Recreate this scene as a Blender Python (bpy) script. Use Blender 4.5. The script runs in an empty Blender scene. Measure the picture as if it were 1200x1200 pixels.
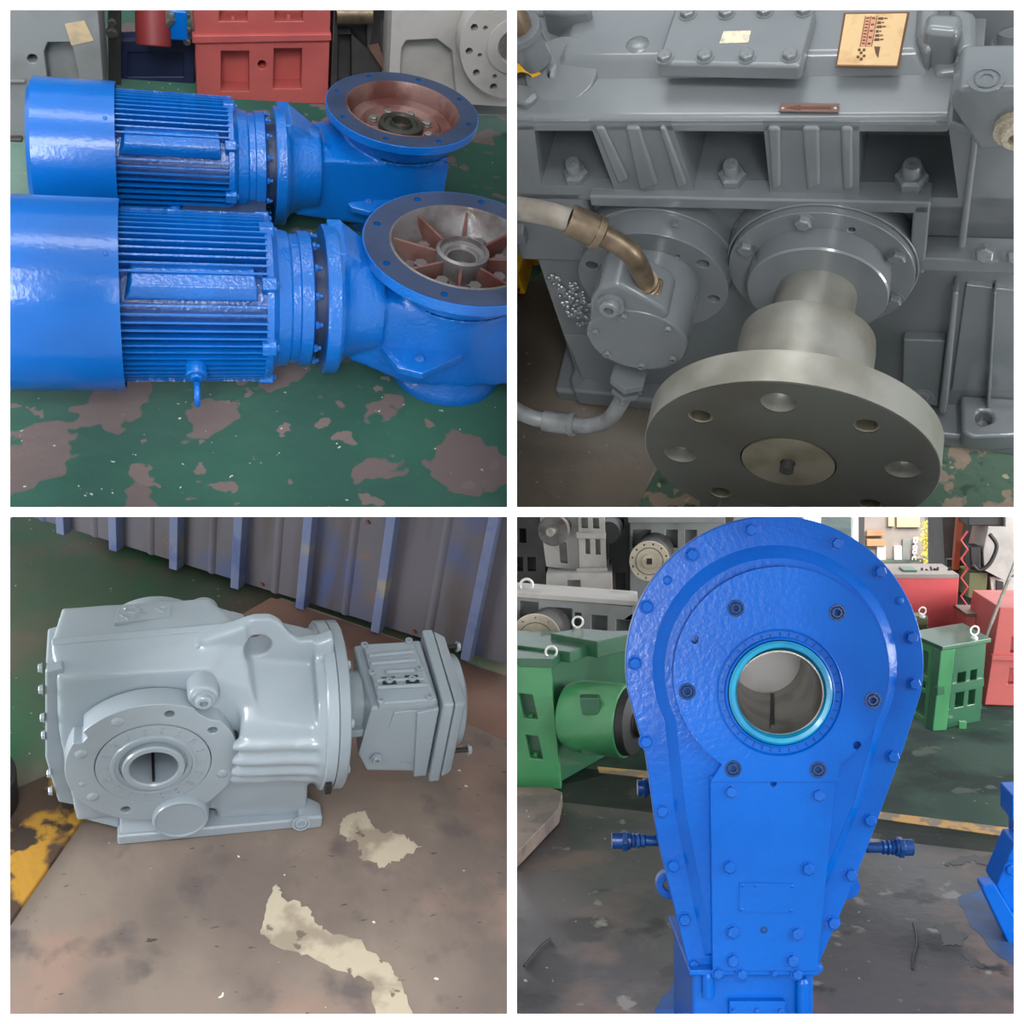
import bpy, bmesh, math, random
import numpy as np
from mathutils import Vector, Matrix
random.seed(4)
C = bpy.context.scene.collection
R = math.radians
PI = math.pi

# ------------------------------------------------------------ camera, world, lamps, exposure
cam_data = bpy.data.cameras.new('camera'); cam = bpy.data.objects.new('camera', cam_data); C.objects.link(cam)
cam_data.sensor_width = 36; cam_data.lens = 42; cam_data.clip_end = 200
cam.rotation_euler = (PI/2, 0, 0)
bpy.context.scene.camera = cam
vs = bpy.context.scene.view_settings
vs.view_transform = 'Standard'; vs.look = 'None'; vs.exposure = 0.55; vs.gamma = 1; vs.use_curve_mapping = False
w = bpy.data.worlds.new('overcast'); bpy.context.scene.world = w; w.use_nodes = True
nt = w.node_tree; bg = nt.nodes['Background']
tc = nt.nodes.new('ShaderNodeTexCoord'); sp = nt.nodes.new('ShaderNodeSeparateXYZ'); rp = nt.nodes.new('ShaderNodeValToRGB')
nt.links.new(tc.outputs['Generated'], sp.inputs[0])
mr = nt.nodes.new('ShaderNodeMapRange'); mr.inputs[1].default_value = -1; mr.inputs[2].default_value = 1
nt.links.new(sp.outputs[2], mr.inputs[0]); nt.links.new(mr.outputs[0], rp.inputs[0]); nt.links.new(rp.outputs[0], bg.inputs[0])
rp.color_ramp.elements[0].position = 0.3; rp.color_ramp.elements[0].color = (.60, .61, .62, 1)
rp.color_ramp.elements[1].position = 0.75; rp.color_ramp.elements[1].color = (.86, .93, 1, 1)
bg.inputs[1].default_value = 0.80

def area(name, loc, target, sx, sy, power, col=(1, 1, 1)):
    l = bpy.data.lights.new(name, 'AREA'); l.shape = 'RECTANGLE'; l.size = sx; l.size_y = sy; l.energy = power; l.color = col
    o = bpy.data.objects.new(name, l); C.objects.link(o); o.location = loc
    o.rotation_euler = (Vector(target)-Vector(loc)).to_track_quat('-Z', 'Y').to_euler(); return o
area('shed_door_light', (0.12, -4.2, -0.5), (0, 2, 0), 1.1, 2.3, 150, (.96, .98, 1))
area('skylight_lamp', (-0.6, -0.6, 4.4), (0, 2, 0), 2.8, .9, 45, (1, .99, .96))
area('lower_bay_fill', (0.0, -1.2, 1.15), (0, 2.6, -.6), 2.4, .7, 60, (1, .98, .95))  # fill lamp added in front to brighten the lower bays
area('right_side_lamp', (4.2, -0.4, 0.4), (0.6, 2, -.2), 1.6, 2.2, 35, (1, .98, .95))  # area lamp out of view at right; no window is built there
area('left_bay_fill', (-2.5, 2.1, -.28), (-.4, 3.3, -.5), 1.1, 0.5, 34, (1, .98, .96))  # unseen fill added at left so the deep sheet wall gets light
area('right_bay_fill', (2.7, 2.3, -.3), (.9, 3.6, -.6), 1.1, 0.5, 22, (1, .98, .96))  # mirrored fill, added out of view for the blue housing bay
area('yard_daylight', (3.2, 6.6, 1.4), (2.6, 8.6, -.3), 1.6, 1.6, 170, (1, .97, .9))
area('background_fill', (3.6, 4.6, -.2), (.9, 5.4, -.5), 1.2, .8, 45, (1, .98, .96))  # added fill lamp, unseen, lifts the workshop background

# ------------------------------------------------------------ bays: one tilted stage each
F = 1400.0
def ray(px, py): return Vector((px-600., F, 600.-py))
class Bay:
    def __init__(s, down, xl, keep, anchor, depth, loc=(0, 0, 0)):
        Z = -ray(*down).normalized()
        px, py, sl = xl
        X = ray(px, py).cross(ray(px+10, py+10*sl)).cross(Z).normalized()
        if X.x < 0: X = -X
        Y = Z.cross(X)
        s.R = Matrix((X, Y, Z)).transposed()
        s.O = ray(*anchor)/F*depth - s.R @ Vector(loc)
        s.M = Matrix.Translation(s.O) @ s.R.to_4x4()
        s.keep = keep                     # signs of the side of the partitions it stands on
        s.cam = s.R.transposed() @ (-s.O)
        s.Ri = s.R.transposed()
    def at(s, px, py, ax, val):          # point seen at a pixel on a plane of the bay
        r = s.Ri @ ray(px, py)
        return s.cam + r*((val-s.cam[ax])/r[ax])
    def f(s, px, py, y):
        p = s.at(px, py, 1, y); return (p.x, p.z)
    def pix(s, p):
        q = s.O + s.R @ Vector(p); return 600+F*q.x/q.y, 600-F*q.z/q.y
B1 = Bay((250, 2000), (240, 345, .02), (-1, 1), (75, 345), 2.5, (0, 0, .25))
B2 = Bay((985, 1350), (900, 280, .03), (1, 1), (968, 305), 2.4, (0, 0, .6))
B3 = Bay((175, 2600), (255, 980, -.095), (-1, -1), (255, 980), 2.7)
B4 = Bay((880, 12000), (900, 800, 0), (1, -1), (900, 1187), 2.75)
bay = B1

# ------------------------------------------------------------ materials
def mat(name, col, rough=.4, metal=0, col2=None, vs_=6, amt=.5, bump=0, bs=60, coat=0, ramp=(.45, .62), spec=.5, tint=None):
    m = bpy.data.materials.new(name); m.use_nodes = True; n = m.node_tree; b = n.nodes['Principled BSDF']
    b.inputs['Roughness'].default_value = rough; b.inputs['Metallic'].default_value = metal
    b.inputs['Coat Weight'].default_value = coat; b.inputs['Coat Roughness'].default_value = .08
    b.inputs['Specular IOR Level'].default_value = spec
    t = n.nodes.new('ShaderNodeTexCoord')
    if col2 is None: col2 = tuple(c*.86 for c in col)
    z = n.nodes.new('ShaderNodeTexNoise'); z.inputs['Scale'].default_value = vs_; z.inputs['Detail'].default_value = 6
    n.links.new(t.outputs['Object'], z.inputs[0])
    r = n.nodes.new('ShaderNodeValToRGB'); r.color_ramp.elements[0].position = ramp[0]; r.color_ramp.elements[1].position = ramp[1]
    r.color_ramp.elements[0].color = (*col, 1); r.color_ramp.elements[1].color = (*col2, 1)
    n.links.new(z.outputs[0], r.inputs[0]); n.links.new(r.outputs[0], b.inputs['Base Color'])
    if bump:
        z2 = n.nodes.new('ShaderNodeTexNoise'); z2.inputs['Scale'].default_value = bs; z2.inputs['Detail'].default_value = 3
        n.links.new(t.outputs['Object'], z2.inputs[0])
        bp = n.nodes.new('ShaderNodeBump'); bp.inputs['Strength'].default_value = bump; bp.inputs['Distance'].default_value = .004
        n.links.new(z2.outputs[0], bp.inputs['Height']); n.links.new(bp.outputs[0], b.inputs['Normal'])
        if coat: n.links.new(bp.outputs[0], b.inputs['Coat Normal'])
    return m
def s(r, g, b): return tuple(((c/255)/12.92 if c <= 10 else ((c/255+.055)/1.055)**2.4) for c in (r, g, b))
def layered(name, base, layers, rough=.6, bump=.3, bs=30, rough2=None):
    """layers: (colour, noise scale, threshold, softness, detail, stretch)"""
    m = bpy.data.materials.new(name); m.use_nodes = True; n = m.node_tree; b = n.nodes['Principled BSDF']
    t = n.nodes.new('ShaderNodeTexCoord'); cur = None
    rgb = n.nodes.new('ShaderNodeRGB'); rgb.outputs[0].default_value = (*base, 1); cur = rgb.outputs[0]
    for k, (col, sc, th, soft, det, st) in enumerate(layers):
        mp = n.nodes.new('ShaderNodeMapping'); mp.inputs['Scale'].default_value = st; mp.inputs['Location'].default_value = (k*3.7, k*1.3, k)
        n.links.new(t.outputs['Object'], mp.inputs[0])
        z = n.nodes.new('ShaderNodeTexNoise'); z.inputs['Scale'].default_value = sc; z.inputs['Detail'].default_value = det
        n.links.new(mp.outputs[0], z.inputs[0])
        q = n.nodes.new('ShaderNodeMapRange'); q.inputs[1].default_value = th; q.inputs[2].default_value = th+soft
        n.links.new(z.outputs[0], q.inputs[0])
        mx = n.nodes.new('ShaderNodeMix'); mx.data_type = 'RGBA'; mx.inputs[7].default_value = (*col, 1)
        n.links.new(q.outputs[0], mx.inputs[0]); n.links.new(cur, mx.inputs[6]); cur = mx.outputs[2]
    n.links.new(cur, b.inputs['Base Color'])
    b.inputs['Roughness'].default_value = rough
    z = n.nodes.new('ShaderNodeTexNoise'); z.inputs['Scale'].default_value = bs; z.inputs['Detail'].default_value = 8
    n.links.new(t.outputs['Object'], z.inputs[0])
    bp = n.nodes.new('ShaderNodeBump'); bp.inputs['Strength'].default_value = bump; bp.inputs['Distance'].default_value = .01
    n.links.new(z.outputs[0], bp.inputs['Height']); n.links.new(bp.outputs[0], b.inputs['Normal'])
    return m
ONE = (1, 1, 1)
M = {}
M['white'] = mat('white_paint', (.93, .93, .93), .8, 0, (.93, .93, .93))
M['blue'] = mat('blue_gloss_paint', s(3, 103, 190), .28, 0, s(3, 93, 176), 5, bump=.45, bs=120, coat=.7, spec=.4)
M['blue_smooth'] = mat('blue_sheet_paint', s(4, 104, 192), .28, 0, s(4, 97, 184), 4, bump=.14, bs=90, coat=.35, spec=.35)
M['blue_dark'] = mat('blue_grey_primer', s(46, 60, 90), .45, 0, s(38, 52, 80), 9, bump=.1)
M['blue4'] = mat('royal_blue_gloss_paint', s(0, 94, 190), .28, 0, s(0, 85, 178), 4, bump=.2, bs=90, coat=.1, spec=.22)
M['blue4b'] = mat('blue_brushed_fitting', s(14, 66, 126), .25, .2, s(4, 40, 92), 40, bump=.4, spec=.5)
M['cyan'] = mat('cyan_seal_ring', s(10, 150, 190), .3, 0, s(5, 125, 170), 8, coat=.4)
M['rust'] = mat('bare_rusty_casting', s(120, 88, 82), .5, .2, s(92, 50, 42), 9, bump=.3, coat=.2)
M['casting'] = mat('oily_grey_casting', s(112, 108, 108), .4, .3, s(82, 70, 66), 12, bump=.3, coat=.2)
M['steel'] = mat('machined_steel', s(165, 162, 155), .32, .8, s(140, 136, 128), 14, bump=.06, bs=200)
M['shaft'] = mat('oiled_shaft_steel', s(136, 135, 128), .38, .45, s(116, 114, 105), 7, bump=.05, bs=120)
M['face'] = mat('dark_oiled_face', s(62, 64, 58), .38, .4, s(52, 50, 42), 4, bump=.05)
M['dark_red'] = mat('dark_red_paint', s(128, 44, 46), .5)
M['olive'] = mat('olive_paint', s(92, 96, 58), .5)
M['zinc'] = mat('zinc_plated_ring', s(225, 225, 220), .35, .3)
M['orange'] = mat('orange_post_paint', s(170, 84, 50), .6)
M['cap'] = mat('oily_shaft_end', s(104, 100, 84), .38, .4, s(84, 80, 64), 9, bump=.1)
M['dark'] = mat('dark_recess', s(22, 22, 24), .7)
M['black'] = mat('black_rubber', s(28, 28, 30), .5)
M['grey2'] = mat('slate_grey_gloss_paint', s(110, 115, 118), .26, 0, s(102, 107, 110), 3, bump=.10, bs=40, coat=.5)
M['grey3'] = mat('light_grey_gloss_paint', s(152, 163, 173), .28, 0, s(146, 157, 167), 3, bump=.06, bs=40, coat=.4)
M['grey3b'] = mat('mid_grey_paint', s(138, 149, 158), .32, 0, s(132, 143, 152), 3, bump=.06, coat=.3)
M['bg_grey'] = mat('dusty_grey_paint', s(134, 138, 138), .5, 0, s(118, 120, 118), 5, bump=.1)
M['bg_light'] = mat('pale_grey_paint', s(176, 172, 168), .5, 0, s(150, 146, 142), 5)
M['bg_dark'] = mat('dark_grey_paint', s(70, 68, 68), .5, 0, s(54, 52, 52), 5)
M['navy'] = mat('navy_paint', s(34, 42, 78), .5, 0, s(24, 30, 58), 4)
M['red'] = mat('dusty_red_paint', s(186, 90, 86), .5, 0, s(168, 80, 78), 4, bump=.1)
M['red4'] = mat('red_paint', s(196, 72, 76), .45, 0, s(180, 62, 68), 4)
M['green'] = mat('green_gloss_paint', s(66, 138, 88), .35, 0, s(52, 120, 76), 4, coat=.4)
M['green_dk'] = mat('green_shaded_faces', s(44, 92, 66), .35, 0, s(36, 80, 56), 4, coat=.4)  # darker copy of the green; puts shade into side faces and tops
M['beige'] = mat('beige_machined_disc', s(190, 180, 160), .5, .2, s(160, 150, 134), 8)
M['tan'] = mat('masking_tape', s(200, 176, 140), .8, 0, s(176, 160, 132), 30)
M['cream'] = mat('bare_cream_patch', s(206, 194, 168), .7, 0, s(150, 150, 145), 60, ramp=(.5, .7))
M['yellow'] = mat('yellow_paint', s(214, 160, 20), .5, 0, s(170, 120, 20), 12)
M['brass'] = mat('bronze_hose', s(124, 108, 88), .34, .6, s(96, 84, 70), 20, bump=.1)
M['hose'] = mat('grey_hose', s(136, 130, 120), .5, .1, s(116, 108, 98), 20, bump=.1)
M['hose2'] = mat('pale_grey_hose', s(140, 144, 146), .4, .1, s(120, 122, 122), 20, bump=.1)
M['plate_label'] = mat('aged_nameplate', s(196, 166, 122), .7, 0, s(166, 128, 88), 25, ramp=(.5, .75))
M['label_ink'] = mat('dark_brown_ink', s(96, 62, 44), .7)
M['label_pink'] = mat('faded_pink_print', s(196, 140, 112), .7)
M['cork'] = mat('brown_varnish', s(112, 84, 76), .6)
M['beam_yellow'] = layered('rusty_yellow_paint', s(70, 52, 40), [(s(168, 124, 40), 6, .49, .06, 9, ONE), (s(52, 40, 32), 12, .52, .06, 9, ONE)], .6)
M['wall3'] = layered('stained_steel_sheet', s(90, 88, 95), [(s(66, 82, 124), 3.2, .52, .14, 3, (1, 1, .8)), (s(78, 72, 72), 9, .55, .15, 4, (1, 1, .15)), (s(110, 88, 76), 9, .66, .06, 5, ONE)], .38, .08)
M['rib3'] = layered('stained_blue_rib', s(98, 108, 138), [(s(132, 126, 108), 5, .60, .08, 5, ONE), (s(80, 92, 130), 9, .55, .1, 5, ONE)], .35, .08)
M['floor1'] = layered('worn_green_floor', s(54, 100, 84), [(s(46, 88, 76), 2.5, .45, .2, 4, ONE), (s(112, 98, 96), 5.5, .575, .012, 3, (1, 1, 1)), (s(120, 106, 102), 14, .64, .012, 3, ONE), (s(200, 205, 200), 60, .74, .01, 2, ONE)], .38, .12, 20)
M['floor2'] = layered('brown_oily_floor', s(98, 90, 80), [(s(80, 72, 64), 3, .45, .2, 4, ONE), (s(150, 135, 120), 50, .72, .02, 2, ONE)], .5, .15)
M['floor2g'] = layered('green_chipped_floor', s(82, 108, 92), [(s(150, 135, 118), 9, .57, .02, 7, ONE), (s(60, 84, 70), 16, .56, .05, 5, ONE), (s(170, 160, 140), 34, .66, .02, 4, ONE)], .6, .2)
M['floor3'] = layered('green_dusty_floor', s(92, 116, 92), [(s(122, 116, 100), 2.2, .47, .14, 5, (1, 1.6, 1)), (s(66, 124, 88), 3.0, .53, .10, 6, ONE), (s(200, 200, 190), 50, .74, .01, 2, ONE)], .6, .1)
M['plate3'] = layered('worn_steel_plate', s(134, 120, 110), [(s(112, 100, 94), 2.4, .45, .15, 9, ONE), (s(146, 122, 110), 3.1, .54, .12, 9, ONE), (s(98, 88, 86), 7, .57, .10, 10, ONE), (s(70, 62, 60), 30, .68, .04, 4, (1, 3, 1)), (s(225, 220, 205), 34, .74, .01, 2, ONE)], .5, .12)
M['plate3b'] = layered('rust_brown_plate', s(140, 108, 94), [(s(122, 94, 84), 3, .48, .2, 5, ONE)], .5, .1)
M['cement'] = layered('pale_filler_stain', s(184, 172, 152), [(s(150, 138, 122), 9, .5, .1, 7, ONE), (s(110, 98, 88), 22, .62, .04, 6, ONE)], .7, .1)
M['floor4'] = layered('dark_worn_concrete', s(92, 88, 88), [(s(66, 64, 68), 2.2, .46, .12, 9, ONE), (s(118, 100, 94), 2.9, .54, .10, 9, ONE), (s(52, 50, 52), 5.5, .60, .05, 9, ONE), (s(142, 138, 132), 8, .63, .04, 9, ONE), (s(190, 186, 180), 45, .72, .01, 3, ONE)], .40, .2)
M['floor4g'] = layered('worn_green_concrete', s(76, 96, 86), [(s(60, 72, 68), 3, .47, .12, 9, ONE), (s(104, 112, 104), 7, .61, .04, 9, ONE), (s(190, 190, 184), 45, .73, .01, 2, ONE)], .4, .12)
M['line4'] = layered('worn_yellow_line', s(176, 136, 76), [(s(120, 106, 92), 14, .5, .05, 6, ONE)], .6, .1)
M['bright'] = mat('pale_render', (.85, .84, .8), .8, 0, (.7, .68, .62), .4)
M['foliage'] = mat('yellow_green_leaves', s(215, 190, 70), .7, 0, s(120, 130, 50), 6)
M['cardboard'] = mat('brown_goods', s(176, 130, 96), .7, 0, s(140, 98, 70), 3)
M['far_grey'] = mat('far_wall', s(142, 132, 128), .7, 0, s(118, 110, 106), 2)

# ------------------------------------------------------------ mesh helpers
OFF = {}
ROOTS = []
def thing(name, label, cat, loc=(0, 0, 0), group=None, pre=None):
    o = bpy.data.objects.new(name, None); C.objects.link(o); o.empty_display_size = .05
    loc = Vector(loc); o.matrix_world = bay.M @ Matrix.Translation(loc) if pre is None else pre @ Matrix.Translation(loc)
    OFF[o.name] = loc; o['label'] = label; o['category'] = cat
    if group: o['group'] = group
    ROOTS.append((o, bay)); return o
def basis(a):
    a = Vector(a).normalized(); t = Vector((0, 0, 1)) if abs(a.z) < .9 else Vector((1, 0, 0))
    u = t.cross(a).normalized(); return u, a.cross(u), a
def fuse(bm, cut, vox, smooth):
    """weld overlapping shells into one casting, take the cutters away, round the inner corners"""
    def tmp(b):
        bmesh.ops.recalc_face_normals(b, faces=b.faces); me = bpy.data.meshes.new('t'); b.to_mesh(me); b.free()
        o = bpy.data.objects.new('t', me); C.objects.link(o); return o
    o = tmp(bm); cs = []
    r0 = o.modifiers.new('r', 'REMESH'); r0.mode = 'VOXEL'; r0.voxel_size = vox
    for c in cut or []:
        co = tmp(c.bm); cs.append(co); b = o.modifiers.new('b', 'BOOLEAN'); b.operation = 'DIFFERENCE'; b.object = co; b.solver = 'EXACT'
    if cut: r1 = o.modifiers.new('r', 'REMESH'); r1.mode = 'VOXEL'; r1.voxel_size = vox
    if smooth: sm = o.modifiers.new('s', 'SMOOTH'); sm.iterations = smooth; sm.factor = .5
    dg = bpy.context.evaluated_depsgraph_get(); me = o.evaluated_get(dg).to_mesh()
    out = bmesh.new(); out.from_mesh(me)
    for q in [o]+cs:
        d = q.data; bpy.data.objects.remove(q); bpy.data.meshes.remove(d)
    return out
class MB:
    def __init__(s): s.bm = bmesh.new()
    def box(s, a, b, ry=0):
        vs_ = [s.bm.verts.new((x, y, z)) for x in (a[0], b[0]) for y in (a[1], b[1]) for z in (a[2], b[2])]
        for f in ((0, 1, 3, 2), (4, 6, 7, 5), (0, 4, 5, 1), (2, 3, 7, 6), (0, 2, 6, 4), (1, 5, 7, 3)): s.bm.faces.new([vs_[i] for i in f])
        return s
    def hull(s, pts):
        b2 = bmesh.new()
        for p in pts: b2.verts.new(p)
        r = bmesh.ops.convex_hull(b2, input=b2.verts)
        bmesh.ops.dissolve_limit(b2, angle_limit=.02, verts=b2.verts, edges=b2.edges)
        mp = {v: s.bm.verts.new(v.co) for f in b2.faces for v in f.verts}
        for f in b2.faces: s.bm.faces.new([mp[v] for v in f.verts])
        b2.free(); return s
    def prism(s, a2, b2):                 # hull between two lists of points
        return s.hull(list(a2)+list(b2))
    def lathe(s, prof, o, ax, seg=48, a0=0, a1=2*PI):
        u, v, w_ = basis(ax); o = Vector(o); rings = []
        full = abs(a1-a0-2*PI) < 1e-6; n = seg if full else seg+1
        for r, h in prof:
            if r < 1e-6: rings.append([s.bm.verts.new(o+w_*h)]); continue
            rings.append([s.bm.verts.new(o+w_*h+(u*math.cos(a0+(a1-a0)*i/seg)+v*math.sin(a0+(a1-a0)*i/seg))*r) for i in range(n)])
        for A, B in zip(rings, rings[1:]):
            for i in range(seg):
                j = (i+1) % n
                if len(A) == 1 and len(B) == 1: continue
                if len(A) == 1: s.bm.faces.new((A[0], B[i], B[j]))
                elif len(B) == 1: s.bm.faces.new((A[i], B[0], A[j]))
                else: s.bm.faces.new((A[i], B[i], B[j], A[j]))
        return s
    def cyl(s, a, b, r, r2=None, seg=32):
        a = Vector(a); b = Vector(b); L = (b-a).length
        return s.lathe([(0, 0), (r, 0), (r if r2 is None else r2, L), (0, L)], a, b-a, seg)
    def ringcyl(s, o, ax, r0, r1, h0, h1, seg=64):
        return s.lathe([(r0, h0), (r1, h0), (r1, h1), (r0, h1), (r0, h0)], o, ax, seg)
    def hexn(s, o, ax, r, h, h0=0):
        return s.lathe([(0, h0), (r, h0), (r, h0+h*.8), (r*.82, h0+h), (0, h0+h)], o, ax, 6)
    def tube(s, path, r, seg=16, caps=True):
        P = [Vector(p) for p in path]; rings = []; rr = r if isinstance(r, (list, tuple)) else [r]*len(P)
        t0 = (P[1]-P[0]).normalized(); u = basis(t0)[0]
        for i, p in enumerate(P):
            t = (P[min(i+1, len(P)-1)]-P[max(i-1, 0)]).normalized(); u = (u-t*u.dot(t)).normalized(); v = t.cross(u)
            rings.append([s.bm.verts.new(p+(u*math.cos(2*PI*k/seg)+v*math.sin(2*PI*k/seg))*rr[i]) for k in range(seg)])
        for A, B in zip(rings, rings[1:]):
            for k in range(seg): s.bm.faces.new((A[k], A[(k+1) % seg], B[(k+1) % seg], B[k]))
        if caps: s.bm.faces.new(rings[0]); s.bm.faces.new(rings[-1])
        return s
    def torus(s, o, ax, R_, r, seg=32, k=10):
        u, v, w_ = basis(ax); o = Vector(o)
        rings = [[s.bm.verts.new(o+(u*math.cos(2*PI*i/seg)+v*math.sin(2*PI*i/seg))*(R_+r*math.cos(2*PI*j/k))+w_*r*math.sin(2*PI*j/k)) for j in range(k)] for i in range(seg)]
        for i in range(seg):
            A, B = rings[i], rings[(i+1) % seg]
            for j in range(k): s.bm.faces.new((A[j], B[j], B[(j+1) % k], A[(j+1) % k]))
        return s
    def plate(s, outline, holes, t3, depth):
        """outline & holes: 2-D loops; t3 maps (a,b,h) to 3-D; h runs 0..depth"""
        def shoelace(lp): return abs(sum(p[0]*q[1]-q[0]*p[1] for p, q in zip(lp, lp[1:]+lp[:1])))/2
        want = shoelace(list(outline))-sum(shoelace(list(l)) for l in holes); tris = None
        for k in range(12):                     # triangulate in the plane, retry with another turn when the fill is incomplete
            b2 = bmesh.new(); a_ = k*.37; ca, sa = math.cos(a_), math.sin(a_); es = []; idx = 0
            for lp in [outline]+list(holes):
                vv = []
                for a, b in lp: v = b2.verts.new((a*ca-b*sa, a*sa+b*ca, 0)); v.index = idx; idx += 1; vv.append(v)
                es += [b2.edges.new((vv[i], vv[(i+1) % len(vv)])) for i in range(len(vv))]
            b2.verts.index_update()
            bmesh.ops.triangle_fill(b2, edges=es, use_beauty=True, use_dissolve=False)
            got = sum(f.calc_area() for f in b2.faces); tr = [[v.index for v in f.verts] for f in b2.faces]; b2.free()
            if tris is None or abs(got-want) < best: best = abs(got-want); tris = tr
            if best < want*.001: break
        if best > want*.001: print('PLATE FILL', best/want)
        for h in (0, depth):
            es = []; allv = []
            for lp in [outline]+list(holes):
                vv = [s.bm.verts.new(t3(a, b, h)) for a, b in lp]; allv.append(vv)
            flat = [v for l in allv for v in l]
            for tr in tris: s.bm.faces.new([flat[i] for i in tr])
            if h == 0: bot = allv
        for A, B in zip(bot, allv):
            for i in range(len(A)):
                j = (i+1) % len(A); s.bm.faces.new((A[i], A[j], B[j], B[i]))
        return s
    def build(s, name, m, parent=None, bevel=0, seg=2, ang=38, label=None, kind=None, cut=None, remesh=0, smooth=6):
        bm = s.bm
        if cut is not None or remesh: bm = fuse(bm, cut, remesh, smooth); ang = 180
        bmesh.ops.recalc_face_normals(bm, faces=bm.faces)
        root = parent
        while root is not None and root.parent is not None: root = root.parent
        if root is not None: bmesh.ops.translate(bm, verts=bm.verts, vec=-OFF[root.name])
        me = bpy.data.meshes.new(name); bm.to_mesh(me); bm.free()
        me.polygons.foreach_set('use_smooth', [True]*len(me.polygons)); me.set_sharp_from_angle(angle=R(ang))
        o = bpy.data.objects.new(name, me); C.objects.link(o); me.materials.append(M[m])
        if parent is not None: o.parent = parent
        else: o.matrix_world = bay.M; ROOTS.append((o, bay))
        if bevel:
            b = o.modifiers.new('bevel', 'BEVEL'); b.width = bevel; b.segments = seg; b.limit_method = 'ANGLE'; b.angle_limit = R(35); b.harden_normals = True
        if label: o['label'] = label
        if kind: o['kind'] = kind
        return o
def solo(o, label, cat, group=None):
    o['label'] = label; o['category'] = cat
    if group: o['group'] = group
    return o
def struct(o): o['kind'] = 'structure'; return o
MESH = {}
def inst(name, key, m, parent, loc, ax=(0, 0, 1), sc=1, spin=0, label=None):
    """a part that shares its mesh with its look-alikes"""
    k = (key, m)
    if k not in MESH:
        b = MB()
        if key == 'hex': b.lathe([(0, 0), (1.25, 0), (1.25, .12), (0, .12)], (0, 0, 0), (0, 0, 1), 20).hexn((0, 0, 0), (0, 0, 1), 1, .75, .1)
        if key == 'stud': b.hexn((0, 0, 0), (0, 0, 1), 1, .95).lathe([(0, .9), (.58, .9), (.58, 1.7), (.5, 1.85), (.18, 1.85), (.15, 1.7), (0, 1.7)], (0, 0, 0), (0, 0, 1), 20)
        if key == 'socket': b.lathe([(1.5, 0), (1.5, .06), (1.12, .06), (1.12, -.25), (1, -.25), (1, .02), (.9, .1), (.55, .1), (.5, -.3), (0, -.3)], (0, 0, 0), (0, 0, 1), 24)
        if key == 'allen': b.lathe([(0, 0), (1, 0), (1, .8), (.9, .9), (.55, .9), (.5, .35), (0, .35)], (0, 0, 0), (0, 0, 1), 24)
        if key == 'dome': b.lathe([(0, .35), (.5, .3), (.85, .15), (1, 0), (0, 0)], (0, 0, 0), (0, 0, 1), 20)
        if key == 'hole': b.lathe([(1.05, .02), (1, 0), (1, -.9), (0, -.9)], (0, 0, 0), (0, 0, 1), 20)
        if key == 'plug': b.lathe([(0, 0), (1.0, 0), (1.0, .35), (.72, .35), (.72, .7), (.62, .8), (.36, .8), (.34, .3), (0, .3)], (0, 0, 0), (0, 0, 1), 24)
        if key == 'eye': b.lathe([(0, 0), (1, 0), (1, .35), (.6, .6), (0, .6)], (0, 0, 0), (0, 0, 1), 16).torus((0, 0, 2.1), (0, 1, 0), 1.35, .33, 24, 8)
        bm = b.bm; bmesh.ops.recalc_face_normals(bm, faces=bm.faces)
        me = bpy.data.meshes.new(key); bm.to_mesh(me); bm.free()
        me.polygons.foreach_set('use_smooth', [True]*len(me.polygons)); me.set_sharp_from_angle(angle=R(30)); me.materials.append(M[m]); MESH[k] = me
    o = bpy.data.objects.new(name, MESH[k]); C.objects.link(o); o.parent = parent
    root = parent
    while root.parent is not None: root = root.parent
    u, v, a = basis(ax); rot = Matrix((u, v, a)).transposed().to_4x4()
    o.matrix_local = Matrix.Translation(Vector(loc)-OFF[root.name]) @ rot @ Matrix.Rotation(spin, 4, 'Z') @ Matrix.Scale(sc, 4)
    if label: o['label'] = label
    return o
def circle(c, r, n=24, ph=0): return [(c[0]+r*math.cos(ph+2*PI*i/n), c[1]+r*math.sin(ph+2*PI*i/n)) for i in range(n)]
def XZ(y, d=1): return lambda a, b, h: (a, y+h*d, b)
def XY(z, d=1): return lambda a, b, h: (a, b, z+h*d)
def arcpath(pts, n=8):
    """Catmull-Rom through the points"""
    P = [Vector(p) for p in pts]; out = []; Q = [P[0]*2-P[1]]+P+[P[-1]*2-P[-2]]
    for i in range(1, len(Q)-2):
        for k in range(n):
            t = k/n; a, b, c, d = Q[i-1:i+3]
            out.append(.5*((2*b)+(c-a)*t+(2*a-5*b+4*c-d)*t*t+(3*b-a-3*c+d)*t**3))
    return out+[P[-1]]

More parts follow.
